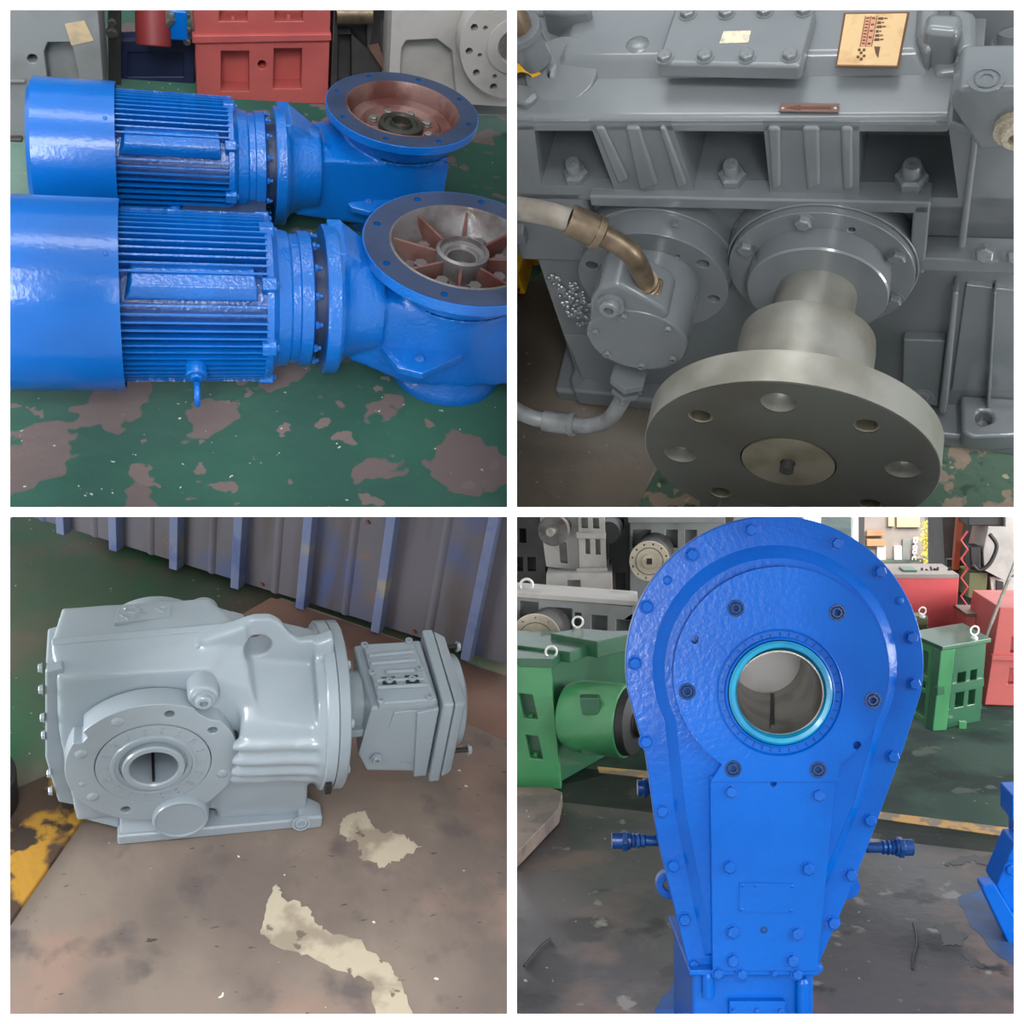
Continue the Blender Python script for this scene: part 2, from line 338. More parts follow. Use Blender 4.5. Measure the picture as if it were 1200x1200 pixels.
# ------------------------------------------------------------ white partitions and rim, added to border the four bays
def world_box(name, a, b):
    m = MB().box(a, b); bm = m.bm; bmesh.ops.recalc_face_normals(bm, faces=bm.faces)
    me = bpy.data.meshes.new(name); bm.to_mesh(me); bm.free(); me.materials.append(M['white'])
    o = bpy.data.objects.new(name, me); C.objects.link(o); o['kind'] = 'structure'; return o
W0 = .0056; D0 = 1.4; E0 = .5885
world_box('wall_center', (-W0, D0, -1.2), (W0, 5.2, 1.2))
world_box('wall_middle', (-1.2, D0+.0003, -W0), (1.2, 5.2, W0))
def rim(name, a, b):
    # splayed rim board: a, b are the inner corners at the front
    m = MB(); pts = []
    for p in (a, b):
        q = Vector((p[0], p[1])); o = Vector((max(-.8, min(.8, q.x*1.4)), max(-.8, min(.8, q.y*1.4))))
        pts += [(q.x, D0+.0006, q.y), (q.x*1.04, D0+.045, q.y*1.04), (o.x, D0+.0006, o.y), (o.x, D0+.045, o.y)]
    bm = m.hull(pts).bm; bmesh.ops.recalc_face_normals(bm, faces=bm.faces)
    me = bpy.data.meshes.new(name); bm.to_mesh(me); bm.free(); me.materials.append(M['white'])
    o = bpy.data.objects.new(name, me); C.objects.link(o); o['kind'] = 'structure'
rim('rim_left', (-E0, -E0), (-E0, E0)); rim('wall_right', (E0, -E0), (E0, E0))  # boards added as a white border round the bays, not room walls
rim('rim_top', (-E0, E0), (E0, E0)); rim('rim_bottom', (-E0, -E0), (E0, -E0))

# ============================================================ BAY 1: two blue gearmotors on a worn green floor
bay = B1
fl = struct(MB().box((-2.5, -1.6, .01), (3.5, 5, .045)).build('floor', 'floor1'))
AXZ = .25
def gearmotor(label, x0, xc, ring, motor, pre=None):
    g = 'blue gearmotors lying on the green floor'
    t = thing('gearmotor', label, 'gearmotor', (.5, 0, 0), g, pre)
    Xa = (1, 0, 0); o = (0, 0, AXZ)
    # fan cover: an open drum over the rear of the stator
    fc = MB().lathe([(0, x0), (.185, x0), (.2, x0+.012), (.2, .118), (.194, .118), (.194, .03), (0, .03)], o, Xa, 96).build('fan_cover', 'blue_smooth', t, 0, ang=30)
    for a in (2.1, 3.9, 5.6):
        inst('screw', 'dome', 'blue_smooth', fc, (.095, .2*math.cos(a), AXZ+.2*math.sin(a)), (0, math.cos(a), math.sin(a)), .006)
    MB().lathe([(0, .05), (.150, .05), (.150, .405), (0, .405)], o, Xa, 64).build('stator_housing', 'blue', t)
    # cooling fins, one object each, sharing one mesh
    fm = MB(); fm.hull([(x, y, z) for x, z in ((.09, .146), (.409, .146), (.409, .180), (.10, .182)) for y in (-.0022, .0022)]); 
    bm = fm.bm; bmesh.ops.recalc_face_normals(bm, faces=bm.faces); me = bpy.data.meshes.new('fin'); bm.to_mesh(me); bm.free(); me.materials.append(M['blue'])
    nf = 66
    for k in range(nf):
        a = 2*PI*k/nf; d = (math.degrees(a)) % 360       # 0 = straight up, growing towards the viewer
        if 43 < d < 58: continue
        f = bpy.data.objects.new('fin', me); C.objects.link(f); f.parent = t
        f.matrix_local = Matrix.Translation(Vector((0, 0, AXZ))-OFF[t.name]) @ Matrix.Rotation(a, 4, 'X')
    tb = MB().hull([(.125, -.145, .345), (.385, -.145, .345), (.137, -.147, .362), (.383, -.147, .362), (.14, -.140, .378), (.385, -.140, .378), (.14, -.085, .397), (.38, -.085, .397), (.125, -.09, .33), (.385, -.09, .33)]).build('junction_box', 'blue', t, .004)
    # eye bolt on the near side
    ex = .262
    e = MB().cyl((ex, -.150, .205), (ex, -.196, .190), .022).cyl((ex, -.19, .192), (ex, -.203, .188), .013).build('eye_bolt_boss', 'blue', t, .003)
    MB().torus((ex, -.222, .165), (1, 0, 0), .021, .0065, 28, 10).build('eye_ring', 'blue_smooth', e)
    # end shield and adapter
    es = MB().lathe([(0, .405), (.176, .405), (.176, .42), (.150, .432), (.145, .458), (.140, .462), (.140, .478), (.147, .480), (.147, .505), (.128, .512), (0, .512)], o, Xa, 72).build('end_shield', 'blue', t, .0015)
    for a in range(0, 360, 45):
        c, q = math.cos(R(a)), math.sin(R(a))
        MB().hull([(x, y2, z2) for x in (.395, .425) for y2, z2 in ((.165*c-.02*q, AXZ+.165*q+.02*c), (.165*c+.02*q, AXZ+.165*q-.02*c), (.186*c-.012*q, AXZ+.186*q+.012*c), (.186*c+.012*q, AXZ+.186*q-.012*c))]).build('lug', 'blue', es, .003)
        inst('bolt', 'hex', 'blue', t, (.425, .172*c, AXZ+.172*q), Xa, .008)
    MB().lathe([(0, .505), (.112, .505), (.112, .535), (0, .535)], o, Xa, 48).build('spacer', 'blue_dark', t)
    for k in range(14):
        a = 2*PI*(k+.5)/14; p = (.508, .137*math.cos(a), AXZ+.137*math.sin(a))
        b = inst('stud', 'stud', 'blue', t, p, Xa, .0085)
    # gearbox housing: round flange, neck flaring into the worm case
    yc, zt = ring[1], ring[2]; z1 = zt-.10; rx = ring[0]
    MB().lathe([(.10, .533), (.160, .533), (.163, .537), (.163, .560), (.158, .566), (.10, .566)], o, Xa, 72).build('housing_flange', 'blue', t, ang=30)
    h = MB().lathe([(0, .55), (.152, .55), (.150, .568), (.132, .580), (.122, .60), (.112, .66), (0, .66)], o, Xa, 72)
    h.hull([(.60, -.09, .15), (.60, .07, .15), (.60, -.08, .32), (.60, .07, .34), (rx-.12, yc-.13, .10), (rx-.12, yc+.14, .10), (rx-.12, yc-.125, z1), (rx-.12, yc+.14, z1),
            (1.03, yc-.13, .10), (1.03, yc+.14, .10), (1.03, yc-.12, z1), (1.03, yc+.14, z1), (rx, yc-.145, .10), (rx, yc-.14, z1-.01)])
    h.lathe([(0, .10), (.135, .10), (.140, .14), (.150, z1), (.170, zt-.07), (.175, zt-.020), (0, zt-.020)], (rx, yc, 0), (0, 0, 1), 72)
    h.hull([(.545, -.06, .36), (.545, .09, .36), (.545, -.05, .405), (.545, .08, .405), (.575, -.06, .36), (.575, .09, .36), (.575, -.05, .405), (.575, .08, .405), (.68, -.02, .33), (.68, .06, .33)])
    hb = h.build('gearbox_housing', 'blue', t, remesh=.005, smooth=3, cut=[MB().cyl((rx, yc, zt-.092), (rx, yc, zt+.1), .158, None, 48)])
    MB().lathe([(0, .045), (.130, .045), (.130, .068), (.126, .074), (.122, .12), (0, .12)], (rx, yc-.02, 0), (0, 0, 1), 64).build('base_flange', 'blue', t, .002)
    # slanting mounting ear with a bolt boss
    MB().hull([(rx-.20, yc-.09, .185), (rx-.15, yc-.175, .165), (rx-.10, yc-.195, .165), (rx+.0, yc-.145, .175), (rx-.20, yc-.09, .205), (rx-.15, yc-.175, .182), (rx-.10, yc-.195, .182), (rx+.0, yc-.145, .195), (rx-.15, yc-.06, .215), (rx-.04, yc-.07, .215)]).build('mounting_ear', 'blue', hb, .003)
    inst('plug', 'dome', 'blue', hb, (rx-.10, yc-.155, .194), (-.1, -.3, 1), .012)
    for px_, pz in ((rx+.10, .20), (rx+.07, .13)): inst('plug', 'dome', 'blue', hb, (px_, yc-.13, pz), (0, -1, 0), .008)
    # output flange: a drilled ring with an open bowl
    c = (ring[0], yc)
    zt = ring[2]; rr = ring[3]
    of = MB().plate(circle(c, rr, 96), [circle(c, rr*.745, 96)]+[circle((c[0]+rr*.885*math.cos(a), c[1]+rr*.885*math.sin(a)), .0085, 12) for a in [PI/8+k*PI/4 for k in range(8)]], XY(zt-.024), .024).build('output_flange', 'blue', t, .0012)
    MB().plate(circle(c, rr*.985, 96), [circle(c, rr*.74, 96)]+[circle((c[0]+rr*.885*math.cos(a), c[1]+rr*.885*math.sin(a)), .0085, 12) for a in [PI/8+k*PI/4 for k in range(8)]], XY(zt-.001), .0022).build('machined_face', 'blue_dark', of)
    R1 = rr*.745
    if motor == 'ribbed':
        MB().lathe([(R1+.002, 0), (R1-.006, .003), (R1-.010, -.004), (R1-.02, -.03), (R1-.045, -.055), (.05, -.058), (0, -.058)], (*c, zt), (0, 0, 1), 72).build('bowl', 'casting', of, ang=30)
        for k in range(8):
            a = PI/8+.15+k*PI/4; u = Vector((math.cos(a), math.sin(a), 0)); v = Vector((-u.y, u.x, 0)); cc = Vector((*c, 0))
            MB().hull([cc+u*.05+v*sg*.006+Vector((0, 0, zt-.06)) for sg in (-1, 1)]+[cc+u*.05+v*sg*.004+Vector((0, 0, zt-.022)) for sg in (-1, 1)]+[cc+u*(R1-.012)+v*sg*.006+Vector((0, 0, zt-.055)) for sg in (-1, 1)]+[cc+u*(R1-.012)+v*sg*.003+Vector((0, 0, zt-.008)) for sg in (-1, 1)]).build('rib', 'rust', of, .001)
            if k != 1:
                a2 = a+PI/8; inst('bolt', 'hex', 'casting', of, (c[0]+.095*math.cos(a2), c[1]+.095*math.sin(a2), zt-.048), (0, 0, 1), .016)
        MB().lathe([(.03, -.06), (.058, -.06), (.060, -.012), (.052, -.008), (.050, -.02), (.040, -.022), (.036, -.03), (.032, -.03), (.032, -.09), (0, -.09)], (*c, zt), (0, 0, 1), 56).build('output_hub', 'casting', of, .001, ang=30, label='dark oily bearing hub')
    else:
        MB().lathe([(R1+.002, 0), (R1-.004, .003), (R1-.009, -.004), (R1-.018, -.045), (.118, -.052), (.112, -.048), (.108, -.052), (.098, -.062), (0, -.062)], (*c, zt), (0, 0, 1), 72).build('bowl', 'rust', of, ang=30)
        for k in range(8):
            a = .3+k*PI/4; inst('bolt', 'hex', 'steel', of, (c[0]+.085*math.cos(a), c[1]+.085*math.sin(a), zt-.061), (0, 0, 1), .013)
        MB().lathe([(.028, -.062), (.066, -.062), (.064, -.045), (.05, -.042), (.046, -.05), (.034, -.05), (.030, -.038), (.028, -.038), (.028, -.10), (0, -.10)], (*c, zt), (0, 0, 1), 56).build('output_hub', 'face', of, .001, ang=30, label='dark oily bearing hub')
    return t
gearmotor('nearer blue gearmotor with a ribbed, eight-spoke output ring, on green floor', -.34, .5, (.843, .022, .385, .224), 'ribbed')
S1 = .90
pre = bay.M @ Matrix.Translation((-.006, .60, .0)) @ Matrix.Scale(S1, 4)
gearmotor('farther blue gearmotor, fan cover whole in view, open bolted output ring, behind the other', -.10, .5, (.902, .085, .405, .220), 'bolted', pre)

# foot of the farther motor, showing between the two
gt = [o for o, b_ in ROOTS if o.name == 'gearmotor.001'][0]
def g1(px, py, z): v = bay.at(px, py, 2, z); return ((v.x+.006)/S1, (v.y-.60)/S1)
zf = .20; o_ = [g1(*c, zf) for c in ((222, 222), (312, 222), (312, 262), (206, 262))]
MB().plate(o_, [[g1(250+10*math.cos(a*PI/8), 233+6*math.sin(a*PI/8), zf) for a in range(16)], [g1(284+10*math.cos(a*PI/8), 234+6*math.sin(a*PI/8), zf) for a in range(16)]], XY(zf/S1-.012), .012).build('motor_foot', 'blue_dark', gt, .002, label='grey blue foot with two round holes')

# background machines behind the gearmotors
Y0 = 1.29
def front(pts, y): return [bay.f(px, py, y) for px, py in pts]
def front_box(name, m, parent, quad, y, depth, holes=(), hd=.05, bevel=.004, backm=None, zmin=None):
    """machine front drawn on a plane facing the viewer, pockets sunk hd deep, body behind"""
    q = front(quad, y); hs = [front(h, y) for h in holes]
    if zmin is not None: q = [(a, max(b, zmin)) for a, b in q]
    p = MB().plate(q, hs, XZ(y), hd).build(name, m, parent, bevel)
    if depth > hd:
        MB().hull([(a, yy, b) for a, b in q for yy in (y+hd, y+depth)]).build('casing_body', backm or m, parent, bevel)
    return p
def rect(x0, y0, x1, y1, k=0): return [(x0, y0), (x1, y0), (x1-k, y1), (x0-k, y1)]
t = thing('gear_unit', 'dusty red gear unit standing behind the farther blue gearmotor', 'gear unit', bay.at(305, 118, 1, Y0))
fp = front_box('front_panel', 'red', t, [(225, -30), (389, -30), (384, 122), (231, 118)], Y0, .5,
    [rect(257, -8, 290, 25), rect(322, -8, 355, 25), rect(259, 60, 292, 107), rect(321, 57, 354, 104, 1), [(307+5*math.cos(a*PI/6), 76+5*math.sin(a*PI/6)) for a in range(12)]], .06, .003)
for px_, py_ in ((273, 21), (338, 19)):
    p = bay.at(px_, py_, 1, Y0+.02); inst('nut', 'stud', 'red', fp, p-Vector((0, 0, .02)), (0, 0, 1), .014)
a = front([(225, 40), (388, 38), (388, 46), (225, 49)], Y0)
MB().hull([(x, y, z) for x, z in a for y in (Y0-.012, Y0+.02)]).build('split_flange', 'red', fp, .003)
YA = .99
t = thing('gear_unit', 'grey gear unit with a tan tape patch, behind at far left', 'gear unit', bay.at(60, 165, 2, .045))
fp = front_box('front_panel', 'bg_grey', t, [(-40, -30), (112, -30), (124, 130), (122, 178), (-40, 178)], YA, .3,
    [[(52, 60), (56, 50), (84, 50), (92, 86), (92, 125), (60, 125)], [(38+6*math.cos(a*PI/6), 69+5*math.sin(a*PI/6)) for a in range(12)]], .05)
q = front([(76, 28), (99, 24), (110, 47), (84, 53)], YA); MB().hull([(x, y, z) for x, z in q for y in (YA-.003, YA+.002)]).build('tape_patch', 'tan', fp, label='square of tan masking tape')
q = front([(-40, 92), (30, 92), (30, 95), (-40, 95)], YA); MB().hull([(x, y, z) for x, z in q for y in (YA-.012, YA)]).build('split_flange', 'bg_grey', fp, .002)
q = front([(-40, 163), (26, 163), (28, 195), (-40, 195)], YA-.02); MB().hull([(x, y, z) for x, z in q for y in (YA-.02, YA+.2)]).build('base_plate', 'bg_dark', t, .004)
t = thing('machine_cabinet', 'dark navy cabinet standing between the grey and red gear units', 'cabinet', bay.at(180, 110, 1, Y0+.08))
fp = front_box('front_panel', 'navy', t, [(127, 48), (228, 45), (228, 135), (127, 135)], Y0+.08, .06, [rect(150, 62, 215, 90)], .012)
front_box('side_column', 'bg_dark', t, [(126, -30), (142, -30), (142, 120), (127, 120)], Y0+.04, .1, [], .02)
inst('bolt', 'hex', 'steel', fp, bay.at(131, 38, 1, Y0+.04), (0, -1, 0), .014); inst('bolt', 'hex', 'steel', fp, bay.at(131, 26, 1, Y0+.04), (0, -1, 0), .010)
t = thing('small_pump', 'small dark red pump with a blue fitting at top, behind the drums', 'pump', bay.at(185, 48, 1, Y0))
p = bay.at(179, 22, 1, Y0-.07); MB().cyl(p+Vector((0, -.02, -.07)), p+Vector((0, .05, .08)), .048).build('pump_body', 'dark_red', t, .005)
p = bay.at(210, 26, 1, Y0-.06); MB().box(p-Vector((.028, .02, .045)), p+Vector((.022, .04, .04))).build('valve_block', 'blue_smooth', t, .006, label='bright blue valve block')
p = bay.at(199, 26, 1, Y0-.08); MB().cyl(p-Vector((.02, 0, .02)), p+Vector((.005, 0, .015)), .014).hexn(p+Vector((0, 0, .01)), (0, 0, 1), .014, .02).build('pipe_fitting', 'steel', t)
for py_ in (18, 34, 49): inst('bolt', 'hex', 'steel', t, bay.at(219, py_, 1, Y0-.02), (0, -1, 0), .009)
t = thing('gear_unit', 'dark machine standing between red and pale grey units', 'gear unit', bay.at(420, 130, 1, Y0+.08))
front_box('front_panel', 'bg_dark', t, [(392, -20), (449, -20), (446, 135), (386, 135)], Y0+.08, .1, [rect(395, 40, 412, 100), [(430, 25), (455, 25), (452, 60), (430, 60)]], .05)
q = front([(433, 58), (445, 56), (452, 74), (449, 82)], Y0+.05); MB().hull([(x, y, z) for x, z in q for y in (Y0+.05, Y0+.08)]).build('brace', 'cork', t)
MB().tube([bay.at(394, 16, 1, Y0+.04), bay.at(436, 16, 1, Y0+.04)], .030, 20).build('shaft', 'brass', t, label='bronze coloured shaft end')
t = thing('gear_unit', 'pale grey gear unit with a round drilled flange, behind at right', 'gear unit', bay.at(540, 130, 1, Y0-.12))
YG = Y0-.12
fp = front_box('front_panel', 'bg_light', t, [(461, -30), (640, -30), (640, 128), (455, 118)], YG+.05, .4, [[(471, 56), (476, 48), (512, 46), (530, 60), (535, 112), (468, 112)]], .05)
p = bay.at(603, 52, 1, YG-.02)
dm = MB().plate(circle((p.x, p.z), .165, 72), [circle((p.x+.138*math.cos(a), p.z+.138*math.sin(a)), .011, 12) for a in [.2+k*PI/6 for k in range(12)]]+[circle((p.x+.108*math.cos(a), p.z+.108*math.sin(a)), .007, 10) for a in [.35+k*PI/4 for k in range(8)]], XZ(YG-.03), .07).build('round_flange', 'bg_light', t, .002)
MB().lathe([(0, 0), (.085, 0), (.085, .006), (.055, .010), (.05, .0), (0, 0)], (p.x, YG-.03, p.z), (0, -1, 0), 56).build('hub_ring', 'bg_light', dm)
t = thing('steel_channel', 'pale steel channel lying on floor in front of round flange', 'channel', bay.at(570, 150, 2, 0))
q = [bay.at(x, y, 2, 0) for x, y in ((520, 150), (640, 152), (640, 134), (520, 132))]
MB().hull([v+Vector((0, 0, z)) for v in q for z in (0, .05)]).build('channel_web', 'bg_grey', t, .003)
q = [bay.at(x, y, 2, 0) for x, y in ((552, 152), (640, 153), (640, 148), (552, 147))]
MB().hull([v+Vector((0, -.03, z)) for v in q for z in (0, .035)]).build('wood_strip', 'tan', t, .002, label='tan timber strip')
struct(MB().box((-2, 2.6, 0), (3, 2.65, 2.6)).build('wall_back', 'bg_dark'))

# ============================================================ BAY 2: slate grey gear unit with a big flanged output shaft
bay = B2
f2 = bay.f
def ex(m, pts, y0, y1): return m.hull([(x, y, z) for x, z in pts for y in (y0, y1)])
struct(MB().box((-2.5, -1.6, -.03), (2.5, 3, 0)).build('floor', 'floor2g'))
q = [bay.at(x, y, 2, 0) for x, y in ((560, 330), (700, 330), (800, 480), (772, 548), (732, 620), (560, 640))]
solo(MB().hull([v+Vector((0, 0, h)) for v in q for h in (.0005, .004)]).build('floor_sheet', 'floor2'), 'brown oily sheet on the green floor, left of big shaft flange', 'steel sheet')
t = thing('gear_unit', 'large slate grey gear unit with big shaft flange and oil pump', 'gear unit', (-.2, .2, 0))
lower = MB().box((-.635, .03, .03), (.62, .62, .765))
lower.hull([(-.635, .03, .25), (-.60, -.01, .03), (-.60, .2, .03), (-.45, -.01, .03), (-.50, .03, .25)])
body = lower.build('lower_casing', 'grey2', t, .008, 3)
# foot strip and pads
MB().hull([(-.69, -.01, 0), (.58, -.075, 0), (.58, .3, 0), (-.69, .3, 0), (-.69, -.01, .05), (.58, -.07, .05), (.58, .3, .05), (-.69, .3, .05)]).build('foot_strip', 'grey2', t, .012, 4)
z = .095
def hp(px, py, zz): p = bay.at(px, py, 2, zz); return (p.x, p.y)
o = [hp(*c, z) for c in ((668, 444), (680, 408), (718, 414), (738, 448), (726, 463), (672, 458))]
h = hp(689, 434, z)
ft = MB().plate(o, [circle(h, .016, 20)], XY(.03), z-.03).build('foot_pad', 'grey2', t, .008, 3)
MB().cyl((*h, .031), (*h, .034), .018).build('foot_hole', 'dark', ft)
o = [hp(*c, z) for c in ((1127, 506), (1126, 462), (1200, 466), (1200, 510), (1140, 512))]
h = hp(1153, 489, z)
ft = MB().plate(o, [circle(h, .018, 20)], XY(.03), z-.03).build('foot_pad', 'grey2', t, .010, 3)
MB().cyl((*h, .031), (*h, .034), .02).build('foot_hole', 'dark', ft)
# upper casing: front wall with three deep pockets
zs = .79
pk = [[(625, 142), (690, 142), (720, 222), (634, 216)], [(786, 142), (894, 142), (903, 228), (813, 222)], [(1007, 143), (1097, 143), (1112, 152), (1123, 232), (1007, 229)]]
hs = [f2(*c, 0) for c in ()]
holes = [[f2(px, py, 0) for px, py in q_] for q_ in pk]
a = f2(1113, 144, 0); b_ = f2(1143, 156, 0); c_ = f2(1128, 243, 0)
outl = [(-1.05, .765), (-1.05, .975), (a[0], .975), (b_[0], b_[1]), (c_[0], .765)]
up = MB().plate(outl, holes, XZ(0), .15).build('upper_casing', 'grey2', t, .008, 3)
MB().box((-1.05, .15, .765), (.25, .62, .97)).build('inner_wall', 'grey2', up, .004)
# vertical ribs between the pockets
for quads in (([(697, 146), (708, 146), (738, 208), (725, 214)]), ([(733, 146), (750, 146), (772, 214), (750, 222)]), ([(773, 146), (780, 146), (806, 214), (795, 220)]),
              ([(900, 146), (915, 146), (916, 216), (905, 222)]), ([(940, 146), (961, 146), (962, 214), (946, 222)]), ([(985, 146), (1000, 146), (1000, 218), (988, 222)])):
    g = [f2(px, py, 0) for px, py in quads]
    MB().hull([(x, y, z_) for x, z_ in g for y in (-.008, .02)]).build('rib', 'grey2', up, .007, 3)
# split flange ledge under the pockets
sx = f2(1090, 245, -.03)[0]
sl = MB().hull([(x, y, z_) for x in (-.455, sx) for y, z_ in ((-.018, .795), (-.018, .765), (.03, .75), (.03, .80))])
sl.hull([(x, y, z_) for x in (sx-.03, sx) for y, z_ in ((-.018, .79), (-.018, .59), (.03, .58), (.03, .80))])
sl.hull([(x, y, z_) for x in (sx-.03, .7) for y, z_ in ((-.018, .635), (-.018, .60), (.03, .585), (.03, .65))])
sl.hull([(x, y, z_) for x in (-1.05, -.62) for y, z_ in ((-.02, .68), (-.02, .64), (.05, .63), (.05, .70))])
sl.build('split_flange', 'grey2', t, .005, 3)
MB().hull([(x, y, z_) for x in (-.66, -.47) for y in (.0, .2) for z_ in (.56, .79)]).build('end_boss', 'grey2', t, .012, 3)
for px, py in ((675, 213), (857, 221), (1066, 228)):
    p = bay.at(px, py, 2, .797); inst('stud_nut', 'stud', 'grey2', up, (p.x, max(p.y, .028), .796), (0, -.08, 1), .027 if px < 1000 else .030)
# top: stepped profile swept along the unit
def top(x0, x1, prof): return [(x, y, z_) for x in (x0, x1) for y, z_ in prof]
MB().hull(top(-1.05, a[0]-.0, ((0, .95), (0, .972), (.010, .982), (.085, .99), (.62, .99), (.62, .9)))).build('top_ledge', 'grey2', t, .006, 3)
tx1 = bay.at(1072, 84, 2, 1.02).x
tl = bay.at(655, 84, 2, 1.02).x
MB().hull([(tl-.05, .085, .98), (tx1+.03, .085, .98), (tl, .12, 1.02), (tx1, .12, 1.02), (tl+.005, .7, 1.02), (tx1-.01, .7, 1.02), (tl-.05, .7, .98), (tx1+.03, .7, .98)]).build('top_housing', 'grey2', t, .010, 3)
# inspection cover
zc = 1.05
q = [hp(*c, zc) for c in ((769, 74), (938, 77), (957, 6), (792, 4))]
q0 = [hp(*c, 1.02) for c in ((765, 82), (936, 86), (957, 6), (792, 4))]
cv = MB().hull([(x, y, zc) for x, y in q]+[(x, y, 1.015) for x, y in q]).build('inspection_cover', 'grey2', t, .007, 3)
for px, py in ((779, 68), (826, 67), (875, 67), (926, 66), (806, 17), (851, 16), (896, 14), (942, 13)):
    p = bay.at(px, py, 2, zc); inst('bolt', 'hex', 'grey2', cv, (p.x, p.y, zc), (0, 0, 1), .0135, .4)
q = [hp(*c, zc+.0005) for c in ((843, 51), (848, 37), (880, 36), (877, 50))]
MB().hull([(x, y, zz) for x, y in q for zz in (zc-.001, zc+.0012)]).build('bare_patch', 'cream', cv, label='pale cream unpainted patch')
p = bay.at(747, 52, 2, 1.02); inst('plug', 'dome', 'grey2', t, (p.x, p.y, 1.018), (0, 0, 1), .024)
# nameplate with worn print
zn = 1.0205
def plate_on(pts, z0, th): return [(*hp(*c, z0), zz) for c in pts for zz in (z0, z0+th)]
npl = MB().hull(plate_on(((981, 77), (1051, 78), (1063, 17), (991, 18)), zn, .003)).build('nameplate', 'plate_label', t, .0006, label='tan worn nameplate with faded lettering')
MB().hull(plate_on(((979, 79), (1053, 80), (1066, 15), (989, 16)), zn-.001, .002)).build('nameplate_edge', 'label_ink', npl)
def lerp2(u, v):                      # nameplate pixels: u across, v down
    A, B, C_, D = (991, 18), (1063, 17), (1051, 78), (981, 77)
    return tuple((A[i]*(1-u)+B[i]*u)*(1-v)+(D[i]*(1-u)+C_[i]*u)*v for i in (0, 1))
ink = MB(); pink = MB()
def strip(m, u0, u1, v0, v1, zz): m.hull(plate_on((lerp2(u0, v0), lerp2(u1, v0), lerp2(u1, v1), lerp2(u0, v1)), zz, .0006))
strip(pink, .33, .50, .03, .62, zn+.003); pink.build('print_band', 'label_pink', npl)
for u in (.32, .41, .51): strip(ink, u, u+.012, .02, .62, zn+.0036)
for k in range(9):
    v0 = .05+k*.062; strip(ink, .345, .345+.05, v0, v0+.02, zn+.0038)
    if k % 2 == 0: strip(ink, .44, .44+.05, v0, v0+.03, zn+.0038)
for k, (v0, wd) in enumerate(((.05, .14), (.13, .10), (.21, .14), (.30, .08), (.38, .12), (.46, .14))):
    strip(ink, .54, .54+wd*.6, v0, v0+.045, zn+.0036); strip(ink, .55+wd*.6, .55+wd, v0+.01, v0+.03, zn+.0036)
for u, v in ((.30, .66), (.34, .72), (.38, .66), (.30, .80), (.36, .84), (.40, .78)): strip(ink, u, u+.045, v, v+.045, zn+.0036)
ink.hull(plate_on((lerp2(.56, .62), lerp2(.66, .62), lerp2(.66, .84), lerp2(.60, .74)), zn+.0036, .0006))
ink.build('print', 'label_ink', npl)
# direction arrow plate on the ledge
za = .9885
ar = MB().hull(plate_on(((912, 131), (982, 132), (984, 122), (916, 121)), za, .0016)).build('arrow_plate', 'cork', t, .0004, label='small brown plate with an arrow pointing left')
MB().hull(plate_on(((922, 126.4), (938, 129.5), (938, 122.8)), za+.0016, .0008)).hull(plate_on(((936, 127.4), (974, 128.0), (974, 124.6), (936, 125.2)), za+.0016, .0008)).build('arrow', 'label_ink', ar)
for px in (917, 979):
    p = bay.at(px, 126, 2, za+.0016); inst('rivet', 'dome', 'steel', ar, (p.x, p.y, za+.0015), (0, 0, 1), .004)
# rim that turns down at the right corner
g = [f2(px, py, -.012) for px, py in ((1113, 141), (1148, 153), (1140, 162), (1108, 150))]
MB().hull([(x, y, z_) for x, z_ in g for y in (-.012, .05)]).hull([(x, y, z_) for x, z_ in [f2(*c, -.012) for c in ((1148, 153), (1140, 153), (1122, 292), (1131, 292))] for y in (-.012, .06)]).build('corner_rim', 'grey2', t, .006, 3)
# right-hand bracket, side panels
q = [f2(*c, -.03) for c in ((1124, 104), (1210, 104), (1210, 172), (1147, 176), (1143, 152), (1112, 122))]
br = MB().hull([(x, y, z_) for x, z_ in q for y in (-.03, .07)]).build('side_bracket', 'grey2', t, .008, 3)
p = bay.at(1156, 93, 2, q[0][1]); inst('threaded_hole', 'socket', 'grey2', br, (p.x, p.y-.0, q[0][1]), (0, 0, 1), .019)
p = bay.at(1192, 149, 1, -.03); inst('blanking_plug', 'plug', 'beige', br, p, (0, -1, 0), .036, label='pale round plug')
g = [f2(*c, .03) for c in ((1137, 172), (1215, 172), (1215, 296), (1130, 296))]
MB().hull([(x, y, z_) for x, z_ in g for y in (.03, .2)]).build('side_panel', 'grey2', t, .006)
for px, py in ((1154, 296), (1191, 298)):
    p = bay.at(px, py, 1, -.03); inst('bolt', 'hex', 'grey2', t, p, (0, -1, .3), .017)
# lugs on the top right
for pts, zz, hh in ((((1080, 62), (1120, 66), (1128, 42), (1084, 40)), 1.02, .05), (((1076, 20), (1100, 20), (1096, 78), (1084, 92), (1072, 70)), .98, .06), (((1110, 30), (1142, 40), (1142, 84), (1120, 88)), .99, .05), (((1085, 66), (1130, 66), (1128, 100), (1095, 104)), .97, .03)):
    g = [hp(*c, zz) for c in pts]; MB().hull([(x, y, z_) for x, y in g for z_ in (zz-.06, zz+hh)]).build('lifting_lug', 'grey2', t, .014, 4)
p = bay.at(1187, 50, 1, .25); MB().plate(circle((p.x-.02, p.z-.02), .17, 40), [circle((p.x, p.z), .032, 24)], XZ(.25), .05).build('eye_plate', 'grey2', t, .006)
